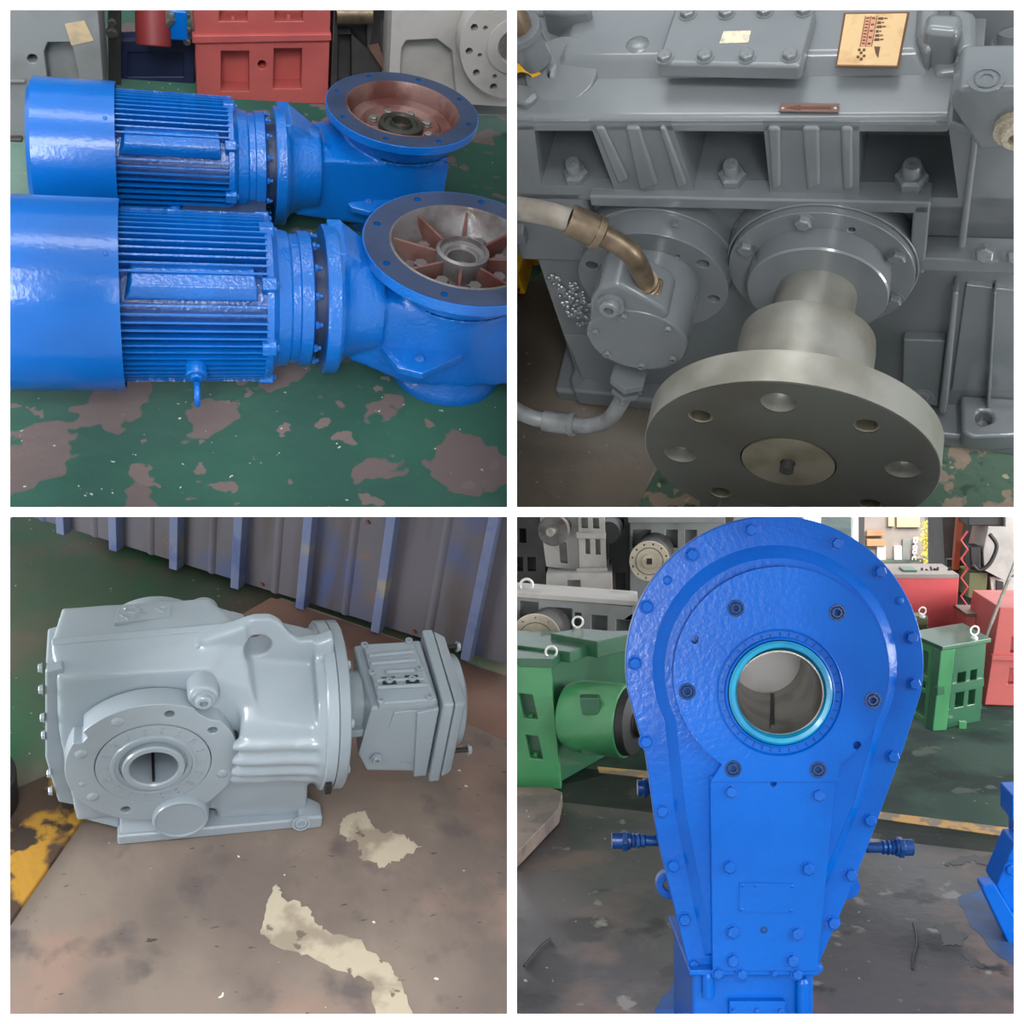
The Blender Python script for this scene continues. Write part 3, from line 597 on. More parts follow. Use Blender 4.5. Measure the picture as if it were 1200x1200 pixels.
# lower right: ribs and raised pads
for quads, y0 in (([(1116, 338), (1124, 338), (1110, 480), (1100, 480)], -.0), ([(1165, 338), (1168, 338), (1160, 480), (1156, 480)], .01)):
    g = [f2(px, py, y0) for px, py in quads]; MB().hull([(x, y, z_) for x, z_ in g for y in (y0-.012, .04)]).build('rib', 'grey2', body, .006, 3)
g = [f2(*c, .0) for c in ((1058, 402), (1108, 404), (1099, 480), (1056, 474))]
pd = MB().hull([(x, y, z_) for x, z_ in g for y in (.008, .04)]).build('raised_pad', 'grey2', body, .004, 3)
p = bay.at(1080, 465, 1, .008); inst('drain_plug', 'socket', 'grey2', pd, p, (0, -1, 0), .020)
g = [f2(*c, .03) for c in ((1132, 330), (1215, 340), (1215, 455), (1115, 455))]
MB().hull([(x, y, z_) for x, z_ in g for y in (.022, .04)]).build('side_panel', 'grey2', body, .003)
# rough cast patch
cb = MB(); rnd = random.Random(3)
for k in range(95):
    u, v = rnd.random(), rnd.random(); px = 641+u*34+v*30; py = 322+v*58+u*6
    p = bay.at(px, py, 1, .028); r = .004+.004*rnd.random()
    cb.lathe([(0, r*1.1), (r*.6, r*.8), (r, 0)], p, (0, -1, 0), 7)
cb.build('cast_lettering_patch', 'grey2', body, kind='stuff', label='rough patch of glossy bumps')
# output bearing cover
sxx = -.008; zc2 = .6
oc = MB().plate(circle((sxx, zc2), .182, 80), [circle((sxx+.148*math.cos(a_), zc2+.148*math.sin(a_)), .007, 10) for a_ in (1.15, 3.9)], XZ(-.035), .08).build('bearing_cover', 'grey2', t, .004, 3)
MB().ringcyl((sxx, -.02, zc2), (0, -1, 0), .183, .188, -.045, 0).build('gasket_edge', 'grey2', oc, .002)
for a_ in (100, 152, 24, -26):
    p = Vector((sxx+.160*math.cos(R(a_)), -.035, zc2+.160*math.sin(R(a_)))); inst('bolt', 'hex', 'grey2', oc, p, (0, -1, 0), .0165, .3)
MB().lathe([(.06, -.0), (.138, 0), (.138, .05), (.135, .054), (.078, .056), (.076, .045), (.06, .045)], (sxx, -.03, zc2), (0, -1, 0), 80).build('seal_collar', 'grey2', oc, .0, ang=30)
sh = MB().lathe([(0, 0), (.078, 0), (.078, .22), (0, .22)], (sxx, -.03, zc2), (0, -1, 0), 64).build('output_shaft', 'shaft', t, ang=30, label='bare oiled steel output shaft')
yF = -.47
MB().lathe([(.05, 0), (.120, 0), (.128, .006), (.130, .03), (.130, .22), (.05, .22)], (sxx-.003, -.19, zc2), (0, -1, 0), 72).build('coupling_hub', 'shaft', sh, ang=30)
hl = [(810, 480, 1), (913, 475, 0), (784, 522, 0), (1033, 523, 1), (827, 572, 1), (1066, 578, 0)]
R6 = .203
P_ = [bay.at(px, py, 1, yF) for px, py, k in hl]
cF = (sxx-.004, zc2)
hh = []
for k in range(8):
    a_ = PI/2+k*PI/4+.04; r_ = .030 if k % 2 == 0 else .021
    hh.append((circle((cF[0]+R6*math.cos(a_), cF[1]+R6*math.sin(a_)), r_, 28), r_, a_))
fg = MB().plate(circle(cF, .268, 120), [circle(cF, .088, 64)]+[h_[0] for h_ in hh], XZ(yF+.002), .063).build('coupling_flange', 'shaft', sh, .0015, ang=30, label='wide bare steel coupling disc with drilled holes')
MB().plate(circle(cF, .266, 120), [circle(cF, .088, 64)]+[circle((cF[0]+R6*math.cos(h_[2]), cF[1]+R6*math.sin(h_[2])), h_[1]+.001, 28) for h_ in hh], XZ(yF), .003).build('flange_face', 'face', fg, ang=30, label='dark oiled machined face')
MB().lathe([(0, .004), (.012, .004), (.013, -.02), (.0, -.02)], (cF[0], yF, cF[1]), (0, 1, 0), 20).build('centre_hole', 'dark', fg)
MB().lathe([(.014, 0), (.085, 0), (.085, .05), (0, .05), (0, .03), (.009, .02), (.014, 0)], (cF[0], yF-.002, cF[1]), (0, 1, 0), 64).build('shaft_end', 'cap', fg, ang=30)
for h_ in hh:
    if h_[1] < .025: MB().ringcyl((cF[0]+R6*math.cos(h_[2]), yF+.004, cF[1]+R6*math.sin(h_[2])), (0, 1, 0), .0185, .0215, 0, .05, 28).build('bush', 'cap', fg, label='rusty threaded hole')
# pump: flange, drum body, cover plate
pc = (-.345, .587)
pf = MB().plate(circle(pc, .158, 80), [circle((pc[0]+.132*math.cos(a_), pc[1]+.132*math.sin(a_)), .0125, 14) for a_ in (2.05, 2.75, .55, -.35, -1.2)]+[circle((pc[0]+.11*math.cos(.95), pc[1]+.11*math.sin(.95)), .005, 8)], XZ(-.065), .06).build('pump_flange', 'grey2', t, .003, 3)
MB().ringcyl((pc[0], .02, pc[1]), (0, -1, 0), .14, .166, -.03, .03).build('gasket_edge', 'grey2', pf, .003)
p = bay.at(791, 252, 1, -.03); inst('plug', 'socket', 'grey2', pf, (p.x, -.035, pc[1]+.155), (0, 0, 1), .006)
pb = MB().lathe([(0, 0), (.104, 0), (.104, .150), (.100, .155), (0, .155)], (pc[0]-.004, -.06, pc[1]+.004), (0, -1, 0), 72).build('pump_body', 'grey2', t, .0, ang=30)
yP = -.2155
for a_ in (162, 100, 35, 215, 268, 322):
    p = Vector((pc[0]-.004+.086*math.cos(R(a_)), yP, pc[1]+.004+.086*math.sin(R(a_)))); inst('screw', 'allen', 'grey2', pb, p, (0, -1, 0), .0085)
g = [f2(*c, -.213) for c in ((690, 376), (692, 352), (702, 337), (722, 332), (736, 342), (744, 358), (778, 362), (784, 372), (760, 392), (705, 395))]
MB().hull([(x, y, z_) for x, z_ in g for y in (-.12, -.213)]).build('port_block', 'grey2', pb, .010, 4)
inst('hex_plug', 'plug', 'grey2', pb, bay.at(716, 355, 1, -.213), (0, -1, .12), .028)
# fitting, elbow and hose from the pump to the left
def hosepath(pts): return arcpath([bay.at(px, py, 1, y) for px, py, y in pts], 8)
e1 = hosepath([(762, 358, -.165), (758, 340, -.172), (750, 315, -.185), (735, 293, -.195), (704, 274, -.20)])
e2 = hosepath([(704, 274, -.20), (685, 265, -.20), (666, 257, -.20)])
e3 = hosepath([(668, 258, -.20), (640, 250, -.195), (600, 243, -.19), (560, 238, -.18)])
hs_ = thing('hydraulic_hose', 'bronze brown hydraulic hose bending down into the pump top', 'hose', e1[0])
MB().tube(e3, .0215, 20).build('hose', 'hose', hs_)
MB().tube(e2, [.029]*len(e2), 28).ringcyl(e2[1], e2[1]-e2[0], .02, .0325, -.004, .01, 28).build('crimp_sleeve', 'brass', hs_, .001)
MB().tube(e1, .0205, 20).build('elbow', 'brass', hs_)
nb = MB().hexn(e1[8], e1[11]-e1[8], .036, .026, -.010); nb.lathe([(0, .014), (.028, .014), (.028, .022), (.024, .024), (.024, .030), (.027, .032), (.027, .037), (0, .037)], e1[8], e1[11]-e1[8], 28); nb.build('union_nut', 'brass', hs_, .001)
e1 = hosepath([(737, 440, -.20), (734, 455, -.205), (726, 474, -.21), (712, 492, -.215), (688, 499, -.22), (668, 497, -.22)])
e2 = hosepath([(672, 497.5, -.22), (655, 496, -.22), (636, 493, -.22)])
e3 = hosepath([(640, 494, -.22), (620, 488, -.22), (600, 478, -.22), (570, 462, -.22)])
hs_ = thing('hydraulic_hose', 'pale grey hydraulic hose bending up into bottom of the pump', 'hose', e1[0])
MB().tube(e3, .019, 20).build('hose', 'hose2', hs_)
MB().tube(e2, .0245, 28).ringcyl(e2[0], e2[0]-e2[1], .02, .028, -.01, .003, 28).build('crimp_sleeve', 'hose2', hs_, .001)
MB().tube(e1, .0185, 20).build('elbow', 'hose2', hs_)
nb = MB().hexn(e1[0], e1[3]-e1[0], .042, .026, -.005).hexn(e1[7], e1[9]-e1[7], .034, .02, 0); nb.build('union_nut', 'grey2', hs_, .002)
# items at the top left corner
p = bay.at(616, 48, 1, .12)
fi = MB().lathe([(0, -.05), (.034, -.05), (.034, .02), (.04, .02), (.04, .035), (.03, .036), (0, .036)], p, (-.1, -.1, 1), 28).build('fitting_sleeve', 'grey2', t, .002)
MB().lathe([(.026, .03), (.026, .09), (.018, .10), (.014, .13), (0, .135)], p, (-.1, -.1, 1), 8).build('brass_fitting', 'brass', fi, label='bronze pipe fitting')
for pts, zz, hh_ in ((((640, 22), (690, 12), (699, 34), (664, 40), (640, 34)), 1.0, .05), (((604, 12), (700, 10), (690, 30), (604, 30)), .97, .03), (((655, 60), (690, 50), (650, 105), (640, 98)), .98, .03)):
    g = [hp(*c, zz) for c in pts]; MB().hull([(x, y, z_) for x, y in g for z_ in (zz-.08, zz+hh_)]).build('end_lug', 'grey2', t, .014, 4)
p = bay.at(657, 86, 2, 1.0); MB().lathe([(0, 0), (.07, 0), (.078, .03), (.07, .05), (0, .055)], (p.x, p.y+.02, .955), (0, -.3, 1), 40).build('round_cap', 'grey2', t, .003)
g = [hp(*c, .99) for c in ((604, 100), (625, 104), (632, 114), (618, 126), (604, 122))]; MB().hull([(x, y, z_) for x, y in g for z_ in (.93, 1.0)]).build('end_lug', 'grey2', t, .010, 4)
p = bay.at(612, 92, 1, .1)
MB().ringcyl(p, (.3, -1, .3), .022, .040, 0, .02, 24).box(p+Vector((-.09, 0, -.01)), p+Vector((-.02, .02, .04))).build('ring_bracket', 'yellow', t, .002, label='small yellow bracket with a ring')
y_ = thing('yellow_machine', 'yellow machine part on the floor left of the grey unit', 'machine part', bay.at(606, 352, 2, 0))
p = bay.at(604, 345, 2, 0)
MB().box(p+Vector((-.2, 0, 0)), p+Vector((.03, .1, .09))).hull([p+Vector(v) for v in ((-.05, .1, 0), (.045, .1, 0), (.03, .1, .13), (-.05, .1, .13), (-.05, .2, 0), (.045, .2, 0), (.03, .2, .13), (-.05, .2, .13))]).build('base', 'yellow', y_, .01)
for k in range(3): MB().box(p+Vector((-.06, -.012, .02+k*.03)), p+Vector((.02, 0, .035+k*.03))).build('slat', 'beam_yellow', y_, .002)
struct(MB().box((-2.5, 1.6, 0), (2.5, 1.65, 2.2)).build('wall_back', 'bg_dark'))

# ============================================================ BAY 3: light grey bevel gear unit on a steel plate by a sheet wall
bay = B3
f3 = bay.f
struct(MB().box((-2.5, -1.6, -.05), (3, 4, -.012)).build('floor', 'floor3'))
def slab(name, pts, z0, z1, m, label, cat, bevel=.002):
    q = [bay.at(x, y, 2, z1) for x, y in pts]
    return solo(MB().hull([(v.x, v.y, zz) for v in q for zz in (z0, z1)]).build(name, m, None, bevel), label, cat)
slab('steel_plate', ((110, 935), (135, 890), (276, 722), (330, 700), (700, 830), (900, 1300), (-120, 1300), (12, 1078)), -.012, 0, 'plate3', 'large worn brown steel plate under the light grey gear unit', 'steel plate')
q = [bay.at(x, y, 2, .0015) for x, y in ((300, 722), (276, 724), (318, 700), (700, 828), (720, 925), (590, 860))]
pl = MB().hull([(v.x, v.y, zz) for v in q for zz in (.0002, .0015)])
solo(pl.build('steel_plate', 'plate3b'), 'thin rust brown plate along foot of the ribbed sheet wall', 'steel plate')
# pale filler stains on the plate, thin crusts with ragged outlines
def crust(pts, label, seed):
    rr = random.Random(seed); loop = []
    n = len(pts)
    for i in range(n):
        a = pts[i]; b = pts[(i+1) % n]
        for k in range(7):
            t_ = k/7; j = 0 if k == 0 else 3.0
            loop.append((a[0]*(1-t_)+b[0]*t_+rr.uniform(-j, j), a[1]*(1-t_)+b[1]*t_+rr.uniform(-j, j)))
    out = [tuple(bay.at(x, y, 2, .0012))[:2] for x, y in loop]
    solo(MB().plate(out, [], XY(.0003), .0010).build('filler_stain', 'cement'), label, 'stain', None)
crust(((326, 1035), (330, 1052), (360, 1062), (378, 1090), (415, 1100), (455, 1128), (470, 1150), (485, 1190), (440, 1192), (436, 1150), (400, 1138), (360, 1118), (322, 1108), (305, 1090), (312, 1060)), 'long pale filler stain running to the lower right on the plate', 5)
crust(((402, 958), (428, 950), (440, 972), (470, 978), (494, 992), (470, 1005), (448, 1016), (424, 1006), (420, 988), (398, 978)), 'small pale filler stain right of the gear unit foot', 9)
slab('floor_beam', ((-60, 1010), (-20, 940), (60, 905), (100, 925), (111, 938), (12, 1080), (-60, 1150)), -.012, .012, 'beam_yellow', 'rusty steel beam with worn yellow paint at left edge', 'beam', .004)
t = thing('dark_drum', 'dark drum end showing at left edge beside the beam', 'drum', bay.at(4, 925, 2, 0))
p = bay.at(-2, 925, 2, .05); MB().cyl((p.x-.06, p.y, -.012), (p.x-.06, p.y, .10), .10, None, 40).build('drum_body', 'black', t, .004); MB().cyl((p.x-.06, p.y, .10), (p.x-.06, p.y, .112), .085, None, 40).build('drum_lid', 'bg_dark', t, .003)

# ribbed sheet-steel wall: flat sheets and blue ribs, one object each
wt = MB()
A = bay.at(-40, 590, 2, 0); B_ = bay.at(640, 802, 2, 0); d = (B_-A).normalized(); nrm = Vector((d.y, -d.x, 0))
if nrm.y > 0: nrm = -nrm
wall = MB().hull([A+d*s_+nrm*o_+Vector((0, 0, z_)) for s_ in (-.6, 2.6) for o_ in (-.03, -.024) for z_ in (.012, 1.5)]).build('wall_back', 'black'); struct(wall)
def along(px, py): v = bay.at(px, py, 2, 0)-A; return v.dot(d)
rb = [along(*c) for c in ((80, 620), (139, 641), (208, 664), (278, 688), (353, 713), (441, 740), (545, 775))]
rb = [rb[0]-2*(rb[1]-rb[0]), rb[0]-(rb[1]-rb[0])]+rb+[rb[-1]+(rb[-1]-rb[-2]), rb[-1]+2*(rb[-1]-rb[-2])]
def wpt(s_, o_, z_): return A+d*s_+nrm*o_+Vector((0, 0, z_))
OFF[wall.name] = Vector((0, 0, 0))
for k, (s0, s1) in enumerate(zip(rb, rb[1:])):
    m = MB(); e = (s1-s0)
    m.hull([wpt(s_, o_, z_) for s_ in (s0, s1) for o_ in (-.024, -.014) for z_ in (.014, 1.45)])
    m.hull([wpt(s0+e*.55+ds, o_, z_) for ds, o_ in ((-.012, -.014), (-.004, -.009), (.004, -.009), (.012, -.014)) for z_ in (.014, 1.45)])
    m.build('sheet', 'wall3', wall, .001)
for k, s_ in enumerate(rb):
    wd = .019
    MB().hull([wpt(s_+ds, o_, z_) for ds, o_ in ((-wd, -.014), (-wd*.65, .016), (wd*.65, .016), (wd, -.014)) for z_ in (.008, 1.45)]).build('rib', 'rib3', wall, .002)
for px, py in ((310, 689), (487, 743), (469, 640), (170, 640)):
    p = bay.at(px, py, 2, 0); s_ = (p-A).dot(d); inst('screw', 'hex', 'label_ink', wall, wpt(s_, -.014, .03 if py > 645 else .35), nrm, .006)

t = thing('gear_unit', 'light grey right-angle gear unit with hollow shaft flange on steel plate', 'gear unit', (0, .12, 0))
yc = .125; zc = .272
body = MB()
body.hull([(-.300, .035, .05), (-.325, .045, .30), (-.322, .060, .455), (-.335, .12, .502), (-.318, .225, .502), (-.30, .26, .40), (-.28, .24, .05),
           (.02, .035, .05), (-.02, .035, .30), (-.02, .055, .462), (.03, .12, .525), (-.02, .225, .515), (.02, .25, .40), (.02, .24, .05)])
body.lathe([(0, .035), (.150, .035), (.152, .05), (.156, .10), (.162, .19), (.185, .218), (0, .218)], (0, yc, zc), (1, 0, 0), 64)
body.hull([(-.06, .05, .35), (-.06, .06, .46), (.03, .12, .522), (.21, .0, .37), (.20, .10, .46), (.0, .2, .51), (.20, .2, .44), (.10, .0, .33), (.0, .035, .30)])
body.hull([(.0, .03, .02), (.20, .02, .02), (.205, .20, .06), (0, .2, .03), (.0, .03, .24), (.19, .0, .24), (0, .2, .3), (.205, .2, .3)])
for k in range(6):
    zr = .110+k*.040; yy = .125-math.sqrt(max(.158**2-(zr-zc)**2, .001))
    body.tube(arcpath([(.02, min(yy, .03)+.012, zr), (.07, yy+.006, zr), (.13, yy+.004, zr), (.205, yy-.006, zr)], 4), .0125, 10)
lo_ = [f3(*c, .10) for c in ((235, 744), (296, 723), (318, 722), (330, 728), (340, 741), (352, 749), (372, 747), (392, 740), (392, 800), (300, 800), (262, 790))]
body.plate([(a, b-.012) for a, b in lo_], [], XZ(.092), .036)
scoop = MB().hull([(-.005, .03, .60), (.075, -.10, .350), (.075, -.03, .345), (.195, -.10, .345), (.195, -.03, .340), (.195, -.10, .60), (.195, .105, .60), (.195, .105, .42), (.065, .105, .44), (.045, .105, .60), (-.03, -.10, .60)])
hc = f3(300, 757, .10)
bore = MB().cyl((hc[0], .0, hc[1]), (hc[0]+.012, .30, hc[1]-.01), .029)
bore2 = MB().cyl((-.139, -.1, .252), (-.139, .14, .252), .060)
bd = body.build('housing', 'grey3', t, cut=[scoop, bore, bore2], remesh=.0048, smooth=7)
# raised ridge lip, left sloping cheek
MB().hull([(-.334, .112, .498), (-.334, .128, .506), (.03, .112, .522), (.03, .128, .530), (-.334, .128, .49), (.03, .128, .51)]).build('ridge_lip', 'grey3', bd, .004)
# big input flange, two layers
fl_ = MB().lathe([(0, .214), (.187, .214), (.190, .217), (.190, .237), (.187, .240), (0, .240)], (0, yc, zc), (1, 0, 0), 96).build('input_flange', 'grey3', t, .0, ang=30)
MB().lathe([(0, .2405), (.190, .2405), (.190, .262), (.186, .265), (0, .265)], (0, yc, zc), (1, 0, 0), 96).build('adapter_flange', 'grey3b', fl_, .0, ang=30)
for a in range(15, 375, 45):
    c, q_ = math.cos(R(a)), math.sin(R(a)); inst('bolt', 'hex', 'grey3', fl_, (.265, yc+.165*c, zc+.165*q_), (1, 0, 0), .010)
MB().box((.218, yc-.192, zc-.085), (.232, yc-.150, zc-.055)).build('drain_slot', 'black', fl_, .002)
# feet
ft = MB(); ft.hull([(-.215, 0, 0), (.20, 0, 0), (.20, .25, 0), (-.215, .25, 0), (-.215, .002, .028), (.20, .002, .028), (.20, .25, .03), (-.215, .25, .03)])
ft.hull([(-.21, .0, .01), (-.10, 0, .01), (-.21, .03, .06), (-.11, .03, .05), (-.21, .1, .06), (-.1, .1, .05)])
ft.hull([(.17, -.005, 0), (.235, -.005, 0), (.235, .04, 0), (.17, .06, 0), (.18, -.003, .04), (.235, -.003, .035), (.235, .04, .035), (.18, .06, .06)])
ft.hull([(-.30, .05, .045), (-.21, .03, .02), (-.21, .2, .02), (-.30, .2, .045), (-.28, .05, .09), (-.2, .05, .09), (-.2, .2, .09)])
ft = ft.build('foot', 'grey3', t, .006, 3)
inst('plug', 'socket', 'grey3', ft, bay.at(353, 965, 1, -.006), (0, -1, .2), .014)
inst('plug', 'socket', 'grey3', ft, bay.at(210, 977, 1, -.004), (0, -1, 0), .010)
# hollow-shaft flange on the near side
fc = (-.139, .252); rf = .176
lobes = []
for k in range(120):
    a = 2*PI*k/120; r_ = rf
    dd = abs((math.degrees(a)-52+180) % 360-180)
    if dd < 9: r_ -= .010*(math.cos(R(dd*10))+1)/2*1.2
    dd = abs((math.degrees(a)-146+180) % 360-180)
    if dd < 5: r_ -= .016
    lobes.append((fc[0]+r_*math.cos(a), fc[1]+r_*math.sin(a)))
sf = MB().plate(lobes, [circle(fc, .118, 72)]+[circle((fc[0]+.148*math.cos(a), fc[1]+.148*math.sin(a)), .010, 14) for a in (R(78), R(37), R(247), R(295))], XZ(0), .05).build('output_flange', 'grey3', t, .0025, 3)
MB().lathe([(.07, .0), (.155, .0), (.160, .07), (.07, .07), (.07, 0)], (fc[0], .045, fc[1]), (0, 1, 0), 64).build('flange_neck', 'grey3', sf, .002)
for a in (R(118), R(162), R(197), R(215), R(342)):
    inst('plug', 'dome', 'grey3', sf, (fc[0]+.150*math.cos(a), 0, fc[1]+.150*math.sin(a)), (0, -1, 0), .013 if a != R(197) else .007)
MB().lathe([(.117, -.01), (.1165, .001), (.088, .002), (.086, .006), (.080, .006), (.078, .002), (.070, .001), (.068, -.004), (.060, -.004), (.058, -.004)], (fc[0], 0, fc[1]), (0, -1, 0), 96).build('seal_plate', 'grey3', sf, ang=25)
mk = MB()
for a in range(0, 360, 20):
    for r0, r1 in ((.092, .097), (.103, .108)):
        c, q_ = math.cos(R(a)), math.sin(R(a)); o_ = Vector((fc[0], 0, fc[1])); u = Vector((c, 0, q_)); v = Vector((-q_, 0, c))
        mk.hull([o_+u*rr+v*sg+Vector((0, yy, 0)) for rr in (r0, r1) for sg in (-.0022, .0022) for yy in (-.0045, .002)])
mk.build('cast_marks', 'grey3', sf, kind='stuff')
hs = MB().lathe([(.058, -.115), (.049, -.115), (.049, .010), (.052, .014), (.062, .014), (.064, .010), (.062, -.01), (.058, -.115)], (fc[0], 0, fc[1]), (0, -1, 0), 72).build('hollow_shaft', 'grey3', sf, ang=30)
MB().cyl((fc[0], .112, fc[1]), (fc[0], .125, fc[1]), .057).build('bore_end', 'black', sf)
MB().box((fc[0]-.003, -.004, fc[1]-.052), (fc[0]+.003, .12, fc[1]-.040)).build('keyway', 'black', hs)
cp = f3(212, 960, -.012)
MB().lathe([(0, .0), (.052, .0), (.053, .004), (.057, .004), (.060, -.002), (.062, -.05), (0, -.05)], (cp[0], -.012, cp[1]), (0, -1, 0), 64).build('end_cap', 'grey3', t, .001, ang=30)
# plug boss above the flange
pb = bay.at(238, 816, 1, .015)
bs = MB().lathe([(0, -.08), (.034, -.08), (.031, .0), (.026, .006), (0, .006)], (pb.x, .015, pb.z), (0, -1, 0), 40).build('plug_boss', 'grey3', t, .004, 3)
inst('oil_plug', 'plug', 'grey3', bs, (pb.x, .012, pb.z), (0, -1, 0), .024)
for px, py in ((232, 757), (289, 896)):
    inst('nipple', 'dome', 'grey3', bd, bay.at(px, py, 1, .06 if py < 800 else .0), (0, -1, .4), .006)
# blank nameplate on the top
zn = .5055
pts = [bay.at(*c, 2, .508) for c in ((134, 734), (139, 715), (201, 712), (199, 726))]
npm = MB()
npm.hull([(v.x, v.y, zz) for v in pts for zz in (.500, .517)])
np_ = npm.build('nameplate', 'grey3', t, .0008, label='nameplate covered by thick wrinkled grey paint')
wr = MB(); rr = random.Random(8)
for k in range(16):
    a0 = Vector((0, 0, 0)); u = rr.random()*.8; v = rr.random()*.8
    def np2(u, v): return (pts[1]*(1-u)+pts[2]*u)*(1-v)+(pts[0]*(1-u)+pts[3]*u)*v
    ps = [np2(u, v), np2(u+.05+.1*rr.random(), v+.15*rr.random()), np2(u+.03+.15*rr.random(), v+.25*rr.random())]
    wr.tube(arcpath([Vector((q_.x, q_.y, .517)) for q_ in ps], 3), .0024, 6)
wr.build('paint_wrinkles', 'grey3', np_, kind='stuff')
# back flange dome and button behind the housing
p = bay.at(182, 715, 1, .27)
MB().lathe([(0, 0), (.12, 0), (.12, .03), (.10, .045), (0, .05)], (p.x, .235, p.z-.075), (0, 1, 0), 64).build('rear_flange', 'grey3', t, .004)
p = bay.at(238, 704, 1, .27); MB().lathe([(0, 0), (.032, 0), (.032, .03), (0, .04)], (p.x, .24, p.z-.02), (0, 1, 0), 32).build('rear_plug', 'grey3', t, .004)
# left end cover with bolts
lc = MB().hull([(-.345, .07, .47), (-.345, .20, .47), (-.352, .10, .30), (-.352, .22, .30), (-.335, .05, .10), (-.335, .2, .10), (-.31, .07, .48), (-.31, .2, .48), (-.29, .05, .08), (-.29, .22, .08), (-.355, .05, .24)]).build('end_cover', 'grey3b', t, .006, 3)
for zz, yy in ((.46, .09), (.42, .07), (.35, .06), (.30, .06), (.20, .045), (.14, .05)): inst('bolt', 'hex', 'grey3', lc, (-.352 if zz > .2 else -.345, yy, zz), (-1, 0, 0), .009)
# neck and helical adapter gear unit
MB().lathe([(0, .262), (.085, .262), (.085, .275), (.074, .285), (.072, .33), (0, .33)], (0, yc, zc), (1, 0, 0), 56).hull([(x, y, z_) for x in (.262, .325) for y, z_ in ((yc-.09, zc-.02), (yc-.09, zc+.0), (yc-.05, zc-.02), (yc-.05, zc+.0))]).build('adapter_neck', 'grey3b', t, .002)
ad = MB().hull([(.318, .022, .355), (.470, .022, .362), (.470, .022, .130), (.33, .022, .150), (.305, .03, .20), (.31, .228, .355), (.470, .228, .362), (.470, .228, .13), (.33, .228, .15)]).build('adapter_housing', 'grey3b', t, .008, 3)
def up(px, py, zz=.365): v = bay.at(px, py, 2, zz); return v
q = [up(*c) for c in ((444, 827), (512, 822), (484, 754), (425, 757))]
cv = MB().hull([(v.x, v.y, zz) for v in q for zz in (.35, .372)]).build('adapter_cover', 'grey3b', ad, .004, 3)
for c in ((427, 757), (479, 752), (436, 789), (491, 784), (446, 822), (503, 817)):
    v = up(*c, .372); inst('bolt', 'allen', 'grey3b', cv, (v.x, v.y, .371), (0, 0, 1), .0085)
for a, b in (((432, 769), (484, 764)), ((434, 778), (487, 774)), ((442, 806), (500, 803)), ((441, 798), (496, 796)), ((452, 788), (485, 786))):
    MB().tube([up(*a, .373), up(*b, .373)], .0055, 10).build('cover_rib', 'grey3b', cv)
for c in ((456, 798), (483, 796)):
    v = up(*c, .376); MB().box((v.x-.015, v.y-.013, .370), (v.x+.015, v.y+.013, .3765)).build('plug_seat', 'black', cv); inst('oil_plug', 'plug', 'grey3b', cv, (v.x, v.y, .372), (0, 0, 1), .012)
MB().hull([(.37, .018, .34), (.435, .018, .345), (.435, .018, .17), (.345, .03, .17), (.37, .03, .34)]).build('side_pad', 'grey3b', ad, .003)
MB().hull([(.42, .012, .34), (.44, .012, .13), (.47, .012, .13), (.47, .012, .35), (.42, .03, .34), (.44, .03, .13), (.47, .03, .13), (.47, .03, .35)]).build('side_web', 'grey3b', ad, .003)
inst('oil_plug', 'plug', 'grey3b', ad, bay.at(441, 888, 1, .02), (0, -1, 0), .014)
MB().hull([(.474, .0, .372), (.50, .0, .372), (.474, .245, .378), (.50, .245, .378), (.474, .0, .12), (.50, .0, .12), (.474, .245, .12), (.50, .245, .12)]).build('cover_plate', 'grey3b', ad, .006, 3)
MB().hull([(.502, .0, .37), (.53, .01, .36), (.502, .245, .375), (.53, .24, .36), (.502, .0, .13), (.53, .01, .14), (.502, .245, .13), (.53, .24, .14)]).build('motor_plate', 'grey3b', ad, .008, 3)
MB().lathe([(0, 0), (.110, 0), (.108, .022), (.075, .034), (0, .034)], (.525, yc+.01, .25), (1, 0, 0), 64).build('motor_spigot', 'grey3b', ad, .002)
for yy, zz in ((.225, .335), (.02, .20)):
    p = Vector((.53, yy, zz)); sd = MB().cyl(p, p+Vector((.035, 0, 0)), .006, None, 12).build('stud', 'black', ad); inst('nut', 'hex', 'grey3', sd, p+Vector((.03, 0, 0)), (1, 0, 0), .011)

# ============================================================ BAY 4: tall blue shaft-mounted housing, workshop behind
bay = B4
f4 = bay.f
L0 = bay.at(300, 838, 2, 0); L1 = bay.at(1700, 1062, 2, 0); L0.z = L1.z = 0
def fslab(pts, m): return struct(MB().hull([(p[0], p[1], z_) for p in pts for z_ in (-.03, 0)]).build('floor', m))
fslab([L0, L1, (L1.x, -1.4), (-2.6, -1.4), (-2.6, L0.y)], 'floor4'); fslab([L0, L1, (9, L1.y), (9, 14), (-4, 14), (-4, L0.y)], 'floor4g')
def strip4(name, m, pts, label, cat, z1=.003):
    q = [bay.at(x, y, 2, 0) for x, y in pts]
    return solo(MB().hull([(v.x, v.y, zz) for v in q for zz in (.0004, z1)]).build(name, m), label, cat)
strip4('floor_line', 'line4', ((1022, 951), (1022, 959), (1215, 986), (1215, 975)), 'worn yellow floor line right of the tall blue housing', 'floor line')
strip4('floor_line', 'line4', ((700, 899), (702, 906), (775, 914), (775, 906)), 'worn yellow floor line left of the tall blue housing', 'floor line')
q = [bay.at(x, y, 2, 0.05) for x, y in ((590, 922), (645, 922), (659, 928), (655, 948), (590, 1015))]
solo(MB().hull([(v.x, v.y, zz) for v in q for zz in (.0, .05)]).build('steel_plate', 'plate3', None, .004), 'thick rusty plate on the floor in front of green gear unit', 'steel plate')
